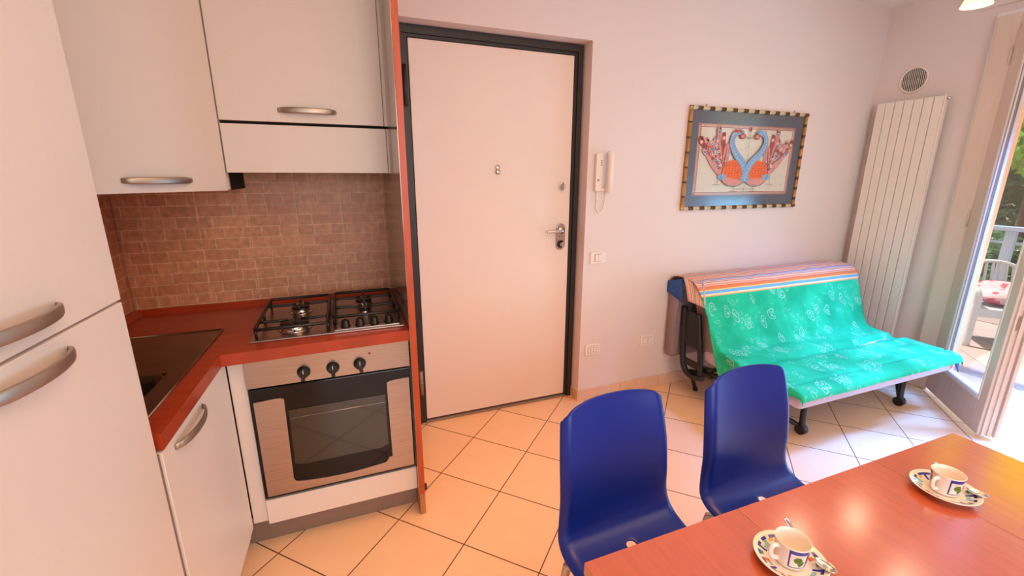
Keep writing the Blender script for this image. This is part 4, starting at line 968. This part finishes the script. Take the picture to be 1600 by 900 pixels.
# ------------------------------------------------------------------ dining table
tb = thing('dining_table', 'extending cherry wood dining table in the foreground', 'table', (0.96, 0.18, 0))
TX0, TX1, TY0_, TY1_, TZ = 0.366, 1.556, -0.23, 0.568, 0.76
seams = (TX0, 0.748, 1.208, TX1)
for i in range(3):
    bm = nb(); g_ = 0.0006 if i == 0 else 0.0012
    box(bm, (seams[i]+(0.0005 if i else 0), TY0_, TZ-0.028), (seams[i+1]-(0.0005 if i < 2 else 0), TY1_, TZ), bev=0.0008)
    obj('top_panel', bm, M_table, tb)
bm = nb(); box(bm, (0.47, -0.1305, 0.725), (1.45, 0.4705, TZ-0.0285)); box(bm, (0.45, -0.15, 0.66), (1.47, -0.13, TZ-0.0285)); box(bm, (0.45, 0.47, 0.66), (1.47, 0.49, TZ-0.0285)); box(bm, (0.45, -0.13, 0.66), (0.47, 0.47, TZ-0.0285)); box(bm, (1.45, -0.13, 0.66), (1.47, 0.47, TZ-0.0285)); obj('apron', bm, M_cherry, tb)
for x in (0.45, 1.415):
    for y in (-0.15, 0.435):
        bm = nb(); prism(bm, [(x, y), (x+0.055, y), (x+0.055, y+0.055), (x, y+0.055)], 0.0, 0.7315, bev=0.004); obj('leg', bm, M_cherry, tb)

# ------------------------------------------------------------------ blue chairs
def shell_mesh():
    prof = [(-0.345, 0.424, 0.190), (-0.335, 0.440, 0.196), (-0.28, 0.449, 0.200), (-0.17, 0.441, 0.201), (-0.07, 0.433, 0.199), (0.005, 0.438, 0.203), (0.045, 0.462, 0.201), (0.062, 0.510, 0.193), (0.070, 0.580, 0.189), (0.082, 0.680, 0.187), (0.103, 0.780, 0.178), (0.116, 0.836, 0.171), (0.118, 0.848, 0.169)]
    P = smooth_path([(0, y, z) for y, z, w in prof], 5); Wd = [p.x for p in smooth_path([(w, 0, 0) for y, z, w in prof], 5)]
    n = len(P); nv = 30; bm = nb(); rows = []
    for j, p in enumerate(P):
        t = (P[min(j+1, n-1)]-P[max(j-1, 0)]).normalized(); nrm = Vector((0, -t.z, t.y))        # towards the sitter
        k = j/(n-1); back = max(0, min(1, (p.z-0.46)/0.12)); top = max(0, min(1, (p.z-0.80)/0.048))
        row = []
        for i in range(nv+1):
            v = -1+2*i/nv; w = Wd[j]
            x = w*math.sin(v*PI/2*0.985)/math.sin(PI/2*0.985) if False else w*v
            off = back*0.030*(v*v) + (1-back)*0.010*v*v       # concave across the width
            e = max(0, (abs(v)-0.86)/0.14)
            off2 = -e*e*(0.030)*(0.6+0.4*back)*(1-0.75*top)                  # edges turned away from the sitter
            q = Vector((x, p.y, p.z)) + nrm*(off+off2)
            if top > 0: q.z -= top*(0.026*abs(v)**3+0.016*e)
            row.append(bm.verts.new(q))
        rows.append(row)
    hole = 0
    for j in range(n-1):
        for i in range(nv):
            a, b, c, d = rows[j][i], rows[j][i+1], rows[j+1][i+1], rows[j+1][i]
            cen = (a.co+b.co+c.co+d.co)/4
            if ((cen.x/0.0155)**2+((cen.y+0.022)/0.0155)**2) < 1.0 and cen.z < 0.46: continue
            f = bm.faces.new((a, b, c, d)); f.smooth = True
    # round the hole outline
    for row in rows:
        for v in row:
            d = Vector((v.co.x, v.co.y+0.022))
            if v.co.z < 0.46 and 0.006 < d.length < 0.026 and any(e.is_boundary for e in v.link_edges):
                d = d.normalized()*0.0165; v.co.x, v.co.y = d.x, d.y-0.022
    return bm
def make_chair(label, x, y, rz):
    t = thing('dining_chair', label, 'chair', (x, y, 0), rz, 'blue shell chairs at the table')
    sh = obj('seat_shell', shell_mesh(), M_blue, t, local=True, smooth=True, fix=True)
    m1 = sh.modifiers.new('thickness', 'SOLIDIFY'); m1.thickness = 0.008; m1.offset = 0
    m2 = sh.modifiers.new('soften', 'SUBSURF'); m2.levels = 1; m2.render_levels = 1
    for sx_ in (-1, 1):
        bm = nb(); tube(bm, [(sx_*0.165, -0.02, 0.418), (sx_*0.186, 0.02, 0.40), (sx_*0.205, 0.095, 0.0)], [0.012, 0.0125, 0.011], 14); obj('leg', bm, M_alu, t, local=True)
        bm = nb(); tube(bm, [(sx_*0.16, -0.27, 0.428), (sx_*0.175, -0.285, 0.40), (sx_*0.195, -0.32, 0.0)], [0.012, 0.0125, 0.011], 14); obj('leg', bm, M_alu, t, local=True)
    bm = nb(); tube(bm, [(-0.165, -0.02, 0.415), (0.165, -0.02, 0.415)], 0.010, 10) if False else None
    for yy in (-0.075, -0.27): tube(bm, [(-0.165, yy, 0.416), (0.165, yy, 0.416)], 0.010, 10)
    for sx_ in (-1, 1): tube(bm, [(sx_*0.165, -0.27, 0.416), (sx_*0.165, -0.02, 0.416)], 0.010, 10)
    obj('under_frame', bm, M_alu, t, local=True)
    return t
make_chair('blue plastic shell chair at the left end of the table', 0.692, 0.855, math.radians(2))
make_chair('blue plastic shell chair nearer the sofa bed', 1.205, 0.852, math.radians(0.5))

# ------------------------------------------------------------------ coffee cups
def place_setting(cx, cy, rot, ck, labs):
    grp = None
    R0 = 0.0600
    prof = [(0.020, 0.0), (0.032, 0.001), (0.034, 0.004), (0.045, 0.0075), (0.055, 0.0125), (0.0605, 0.0158), (0.0612, 0.0172), (0.0600, 0.0176), (0.0575, 0.0162), (0.053, 0.0142), (0.048, 0.0116), (0.043, 0.0090), (0.036, 0.0065), (0.024, 0.0055), (0.001, 0.0055)]
    rr_ = random.Random(5)
    sect = {}
    def sm(i, k):
        if i == 9 and (k//2) % 3 != 2: return 1
        if i == 8: return 0
        if i in (9, 10, 11):
            c_ = k % 16
            if c_ < 2: return 1
            if i == 10 and 4 <= c_ < 7: return (4, 3, 2)[(k//16) % 3]
            if i in (10, 11) and 9 <= c_ < 12: return (3, 5, 4)[(k//16) % 3]
            if i == 11 and 12 <= c_ < 15: return 5
        return 0
    s = thing('saucer', labs[0], 'saucer', (cx, cy, TZ), rot, 'patterned saucers')
    bm = nb(); lathe(bm, prof, (0, 0, 0), 96, sm); obj('dish', bm, [M_porc, M_cobalt, M_cgreen, M_cyellow, M_corange, M_ccyan], s, local=True)
    c = thing('espresso_cup', labs[1], 'cup', (cx, cy, TZ+0.0056), rot, 'patterned espresso cups')
    H = 0.049; ro = lambda z: 0.0235+0.0062*(z/H)**0.8
    zs = [0.0022+i*(H-0.0022)/24 for i in range(25)]
    prof2 = [(0.015, 0.0), (0.0185, 0.0008), (0.0225, 0.0018)] + [(ro(z), z) for z in zs] + [(0.0292, H+0.0008), (0.0282, H)] + [(0.0268, H*0.8), (0.0255, H*0.5), (0.0235, H*0.2), (0.018, 0.005), (0.001, 0.004)]
    N = 120
    def cm(i, k):
        if i < 3 or i >= 3+24: return 0
        v = (i-3)/23.0; a = (k/N*360+360) % 360
        # three framed panels around the cup, the handle sits at 180 degrees
        for ca in (246, 96):
            d = (a-ca+180) % 360-180
            if abs(d) < 40 and 0.10 < v < 0.96:
                if v > 0.80 or v < 0.16 or abs(d) > 35.5: return 1
                if d > 23 and v > 0.1: return 1
                if ((d+7)/15)**2+((v-0.52)/0.17)**2 < 1 or ((d-4)/13)**2+((v-0.36)/0.15)**2 < 1: return 2
                return 0
        d = (a-342+180) % 360-180
        if abs(d) < 30 and v > 0.78 and v < 0.96: return 1
        return 0
    bm = nb(); lathe(bm, prof2, (0, 0, 0), N, cm); obj('bowl', bm, [M_porc, M_cobalt, M_cgreen], c, local=True)
    bm = nb(); hp = [(-0.0265, 0, 0.038), (-0.036, 0, 0.040), (-0.0425, 0, 0.033), (-0.041, 0, 0.022), (-0.034, 0, 0.014), (-0.0245, 0, 0.011)]
    hp = [(x*math.cos(math.radians(-14)), x*math.sin(math.radians(-14)), z) for x, y_, z in hp]
    tube(bm, smooth_path(hp, 6), 0.0046, 10, flat=0.75); obj('cup_handle', bm, M_porc, c, local=True)
    sp = thing('teaspoon', labs[2], 'spoon', (cx+0.036, cy-0.040, TZ+0.0175), 0, 'teaspoons on the saucers')
    bm = nb(); g = []
    A = math.radians(-78); ca_, sa_ = math.cos(A), math.sin(A)
    for i in range(13):
        a = PI*i/12; row = []
        for j in range(9):
            b = -PI/2+PI*j/8; rad = math.sin(a)
            x = -0.0185*math.cos(a); y = 0.0115*rad*math.sin(b); z = -0.0062*rad*math.cos(b)+0.004
            row.append(bm.verts.new((x*ca_-y*sa_, x*sa_+y*ca_, z)))
        g.append(row)
    for i in range(12):
        for j in range(8):
            try: f = bm.faces.new((g[i][j], g[i][j+1], g[i+1][j+1], g[i+1][j])); f.smooth = True
            except ValueError: pass
    bmesh.ops.remove_doubles(bm, verts=bm.verts, dist=0.0002)
    o_ = obj('spoon_bowl', bm, M_chrome, sp, local=True); md = o_.modifiers.new('thickness', 'SOLIDIFY'); md.thickness = 0.0009
    bm = nb(); tube(bm, smooth_path([(-0.004, 0.0175, 0.0035), (-0.0025, 0.030, 0.005), (-0.001, 0.046, 0.012), (-0.004, 0.062, 0.026*ck), (-0.0100, 0.078, 0.043*ck)], 6), [0.0018]*14+[0.0022, 0.003, 0.0038, 0.0046, 0.0054, 0.0060, 0.0064, 0.0066, 0.0062, 0.0052, 0.0034], 10, flat=0.3, fixed_up=(1, 0.3, 0)); obj('spoon_handle', bm, M_chrome, sp, local=True, smooth=True)
place_setting(0.722, 0.430, math.radians(0), 1.0, ('round saucer with blue and fruit rim at the near end of the table', 'patterned espresso cup on the saucer beside the left chair', 'teaspoon resting on the saucer beside the left chair'))
place_setting(1.226, 0.436, math.radians(6), 0.7, ('round saucer with blue and fruit rim near the sofa side table edge', 'patterned espresso cup on the saucer on the far table extension', 'teaspoon resting on the saucer on the far table extension'))

# ------------------------------------------------------------------ ceiling lamp
CLX, CLY = 2.79, 1.336
ch = thing('ceiling_lamp', 'lit ceiling lamp with bell shaped frosted glass shades near the balcony door', 'lamp', (CLX, CLY, 2.29))
bm = nb(); lathe(bm, [(0.001, CZ-0.001), (0.06, CZ-0.001), (0.062, CZ-0.02), (0.02, CZ-0.04), (0.012, CZ-0.06), (0.012, CZ-0.10), (0.026, CZ-0.12), (0.03, CZ-0.14), (0.02, CZ-0.16), (0.001, CZ-0.165)], (CLX, CLY, 0), 32); obj('stem', bm, M_golddark, ch)
M_shade = bpy.data.materials.new('lamp_shade_glass'); M_shade.use_nodes = True
_b = M_shade.node_tree.nodes['Principled BSDF']; _b.inputs['Base Color'].default_value = rgb(255, 236, 200); _b.inputs['Roughness'].default_value = 0.35
_b.inputs['Emission Color'].default_value = rgb(255, 222, 150); _b.inputs['Emission Strength'].default_value = 1.2; _b.inputs['Transmission Weight'].default_value = 0.25
for a in range(3):
    th_ = math.radians(25.6+120*a); ux, uy = math.cos(th_), math.sin(th_); ax, ay = CLX+0.3*ux, CLY+0.3*uy
    bm = nb(); tube(bm, smooth_path([(CLX+0.01*ux, CLY+0.01*uy, CZ-0.13), (CLX+0.12*ux, CLY+0.12*uy, CZ-0.165), (CLX+0.22*ux, CLY+0.22*uy, CZ-0.14), (CLX+0.285*ux, CLY+0.285*uy, CZ-0.15), (ax, ay, CZ-0.20)], 6), 0.007, 8); arm = obj('arm', bm, M_golddark, ch)
    bm = nb(); lathe(bm, [(0.018, 2.435), (0.026, 2.425), (0.036, 2.395), (0.043, 2.36), (0.048, 2.325), (0.060, 2.293), (0.062, 2.290), (0.0595, 2.2895), (0.0465, 2.325), (0.041, 2.36), (0.034, 2.395), (0.016, 2.42)], (ax, ay, 0), 40); obj('glass_shade', bm, M_shade, arm, smooth=True)
    bm = nb(); lathe(bm, [(0.001, 2.335), (0.014, 2.340), (0.020, 2.36), (0.014, 2.39), (0.010, 2.415)], (ax, ay, 0), 16); obj('bulb', bm, mat('bulb_glow', rgb(255, 230, 190), 0.4, emit=rgb(255, 214, 150), estr=8.0), arm)
    lamp('bulb_light', 'POINT', (ax, ay, 2.31), 1.7, (1.0, 0.78, 0.60), size=0.045)

# ------------------------------------------------------------------ balcony and garden
bm = nb(); box(bm, (RX+WT, -5.0, -0.16), (6.35, 6.5, -0.02)); struct('floor_2', bm, M_outfloor)
bm = nb(); box(bm, (RX+0.03, OY1-0.001, 0), (RX+WT+0.002, OY1+0.05, OZ)); struct('trim_7', bm, M_peach)
bm = nb(); box(bm, (RX+WT, OY1, -0.1), (RX+WT+0.02, 6.5, 3.2)); box(bm, (RX+WT, -5.0, -0.1), (RX+WT+0.02, OY0, 3.2)); box(bm, (RX+WT, OY0, OZ), (RX+WT+0.02, OY1, 3.2)); struct('wall_outside', bm, M_peach)
bm = nb(); box(bm, (6.2, -5.0, -0.02), (6.36, 6.5, 0.10), bev=0.01); o_ = struct('trim_8', bm, M_curb)
bm = nb(); box(bm, (RX+WT+0.02, -2.2, -0.02), (6.2, -2.0, 2.4)); struct('wall_balcony_added', bm, M_peach)  # unseen end wall, added to reflect in the picture glass
rl = thing('balcony_railing', 'pale blue metal balcony railing in front of the garden', 'railing', (6.28, 1.5, 0.10))
bm = nb(); box(bm, (6.25, -2.0, 0.93), (6.31, 6.4, 0.975), bev=0.006); box(bm, (6.265, -2.0, 0.80), (6.295, 6.4, 0.825)); obj('hand_rail', bm, M_railing, rl)
for y in (-1.5, -0.4, 0.7, 2.28, 3.9, 5.4):
    bm = nb(); box(bm, (6.255, y-0.04, 0.10), (6.305, y+0.04, 0.93), bev=0.004); obj('post', bm, M_railing, rl)
aw = thing('added_awning', 'unseen yellow canopy added for its reflection in the table', 'added_awning', (4.95, 0.6, 2.45))
bm = nb(); pts_ = [(4.40+1.40*i/10, 2.80-0.045*i+0.012*math.sin(PI*i/10)) for i in range(11)]  # unseen canopy, put here for the yellow glare on the table
prism(bm, pts_+[(x_, z_+0.006) for x_, z_ in pts_[::-1]], -0.9, 2.0, axis='y'); obj('added_canopy', bm, M_addedcloth, aw)
bm = nb(); tube(bm, [(5.785, -0.92, 2.35), (5.785, 2.02, 2.35)], 0.022, 12); obj('front_bar', bm, M_railing, aw)
bm = nb(); tube(bm, [(4.385, -0.92, 2.83), (4.385, 2.02, 2.83)], 0.04, 12); obj('roller', bm, M_railing, aw)
# white plastic garden armchair
gc = thing('garden_armchair', 'white plastic garden armchair with slatted back on the balcony', 'chair', (5.52, 1.96, -0.02), math.radians(-48)); gc.scale = (0.86, 0.86, 0.82)
def gtube(pts, r, flat=1.0): b = nb(); tube(b, smooth_path(pts, 6), r, 10, flat=flat); return b
bm = nb(); box(bm, (-0.25, -0.25, 0.405), (0.25, 0.22, 0.43), bev=0.01); box(bm, (-0.26, -0.275, 0.33), (0.26, -0.245, 0.425), bev=0.008); box(bm, (-0.272, -0.25, 0.31), (-0.25, 0.22, 0.425), bev=0.006); box(bm, (0.25, -0.25, 0.31), (0.272, 0.22, 0.425), bev=0.006); obj('seat', bm, M_gchair, gc, local=True)
bm = nb()
tube(bm, smooth_path([(-0.24, 0.21, 0.42), (-0.25, 0.27, 0.62), (-0.20, 0.31, 0.80), (0, 0.33, 0.86), (0.20, 0.31, 0.80), (0.25, 0.27, 0.62), (0.24, 0.21, 0.42)], 6), 0.020, 10, flat=1.4)
obj('back_rim', bm, M_gchair, gc, local=True)
for i in range(7):
    x = -0.165+0.055*i; bm = nb(); tube(bm, smooth_path([(x, 0.22, 0.42), (x*1.03, 0.27, 0.62), (x, 0.315, 0.845-0.6*x*x)], 5), 0.013, 8, flat=1.2); obj('back_slat', bm, M_gchair, gc, local=True)
for s_ in (-1, 1):
    bm = nb(); tube(bm, smooth_path([(s_*0.25, 0.275, 0.66), (s_*0.285, 0.10, 0.655), (s_*0.29, -0.12, 0.645), (s_*0.28, -0.24, 0.61), (s_*0.265, -0.265, 0.50), (s_*0.27, -0.27, 0.30), (s_*0.28, -0.30, 0.0)], 6), 0.024, 10, flat=1.3); obj('arm_and_leg', bm, M_gchair, gc, local=True)
    bm = nb(); tube(bm, [(s_*0.24, 0.21, 0.42), (s_*0.26, 0.29, 0.0)], 0.024, 10, flat=1.3); obj('leg', bm, M_gchair, gc, local=True)
cu = thing('seat_cushion', 'pale cushion with red flowers on the garden armchair', 'cushion', (5.52, 1.96, 0.334), math.radians(-48)); cu.scale = (0.9, 0.9, 0.9)
bm = nb()
r_ = bmesh.ops.create_uvsphere(bm, u_segments=32, v_segments=20, radius=1.0)
for v in bm.verts:
    x, y, z = v.co; v.co = Vector((math.copysign(abs(x)**0.6, x)*0.20, math.copysign(abs(y)**0.6, y)*0.17-0.03, z*0.075*(1-0.5*(x*x+y*y)*0.6)+0.085))
    v.co.z += 0.10*max(0, v.co.y+0.02)/0.17*1.2
for f in bm.faces:
    c_ = f.calc_center_median(); q = noise.noise(Vector((c_.x*13, c_.y*13, c_.z*13+2.0))); f.material_index = 1 if q > 0.18 else 0; f.smooth = True
obj('cushion_body', bm, [M_cushion, M_rose], cu, local=True)
# planting
def foliage(name, label, cat, c, rad, n, leaf, m, trunk=None, squash=1.0, seed=1, flowers=0, group=None, droop=0.0):
    t = thing(name, label, cat, (c[0], c[1], -0.02 if trunk is None else trunk), 0, group)
    rr = random.Random(seed); bm = nb()
    cl = [(Vector((rr.gauss(0, .45), rr.gauss(0, .45), rr.gauss(0, .40)))*1.0, rr.uniform(.35, .6)) for _ in range(14)]
    for _ in range(n):
        b, br = rr.choice(cl); d = Vector((rr.gauss(0, 1), rr.gauss(0, 1), rr.gauss(0, 1))).normalized()*br*rr.uniform(.75, 1)
        p = b+d; p = Vector((c[0]+p.x*rad, c[1]+p.y*rad, c[2]+p.z*rad*squash))
        ax = Vector((rr.gauss(0, 1), rr.gauss(0, 1), rr.gauss(-droop, .6))).normalized(); s = leaf*rr.uniform(.6, 1.3)
        w = ax.cross(Vector((rr.gauss(0, 1), rr.gauss(0, 1), rr.gauss(0, 1)))).normalized()*s*0.34; nn = ax.cross(w).normalized()*s*0.10
        v = [bm.verts.new(q) for q in (p, p+ax*s*0.5+w+nn, p+ax*s, p+ax*s*0.5-w+nn)]
        bm.faces.new((v[0], v[1], v[2])); bm.faces.new((v[0], v[2], v[3]))
    obj('foliage', bm, m, t, fix=False)
    bm = nb(); zb = 0.0 if trunk is None else trunk
    tube(bm, [(c[0], c[1], zb-0.02), (c[0]+0.03*rad, c[1], (zb+c[2])/2), (c[0], c[1], c[2])], [0.10*rad, 0.07*rad, 0.03*rad], 10)
    for k in range(5):
        b, br = cl[k]; tube(bm, [(c[0], c[1], (zb+c[2])/2+(c[2]-zb)*.2), (c[0]+b.x*rad, c[1]+b.y*rad, c[2]+b.z*rad*squash)], [0.035*rad, 0.012*rad], 6)
    obj('trunk', bm, M_bark, t)
    if flowers:
        bm = nb()
        for _ in range(flowers):
            b, br = rr.choice(cl); d = Vector((rr.gauss(-.6, 1), rr.gauss(-.6, 1), rr.gauss(0.2, 1))).normalized()*br*1.03; p = b+d
            q = Vector((c[0]+p.x*rad, c[1]+p.y*rad, c[2]+p.z*rad*squash))
            for k in range(5):
                a = 2*PI*k/5; e1 = Vector((math.cos(a), math.sin(a), 0.3))*0.028; e2 = Vector((math.cos(a+.6), math.sin(a+.6), 0.3))*0.028
                bm.faces.new([bm.verts.new(z) for z in (q, q+e1, q+e2)])
        obj('blossom', bm, M_flower, t, fix=False)
    return t
bm = nb(); box(bm, (6.36, -14, -0.7), (40, 30, -0.5)); struct('ground', bm, M_soil)
foliage('flowering_shrub', 'dark shrub with white flowers just behind the railing', 'shrub', (7.2, 2.75, 0.35), 0.62, 2600, 0.10, M_leafd, trunk=-0.5, seed=3, flowers=70)
foliage('garden_tree', 'bright yellow green tree seen through the upper door glass', 'tree', (9.0, 3.2, 2.3), 0.95, 11000, 0.12, M_leafy, trunk=-0.5, seed=4, droop=0.5)
foliage('garden_tree', 'large dark green tree filling the background of the garden', 'tree', (15.5, 7.0, 2.4), 3.1, 14000, 0.24, M_leafd, trunk=-0.5, seed=6)
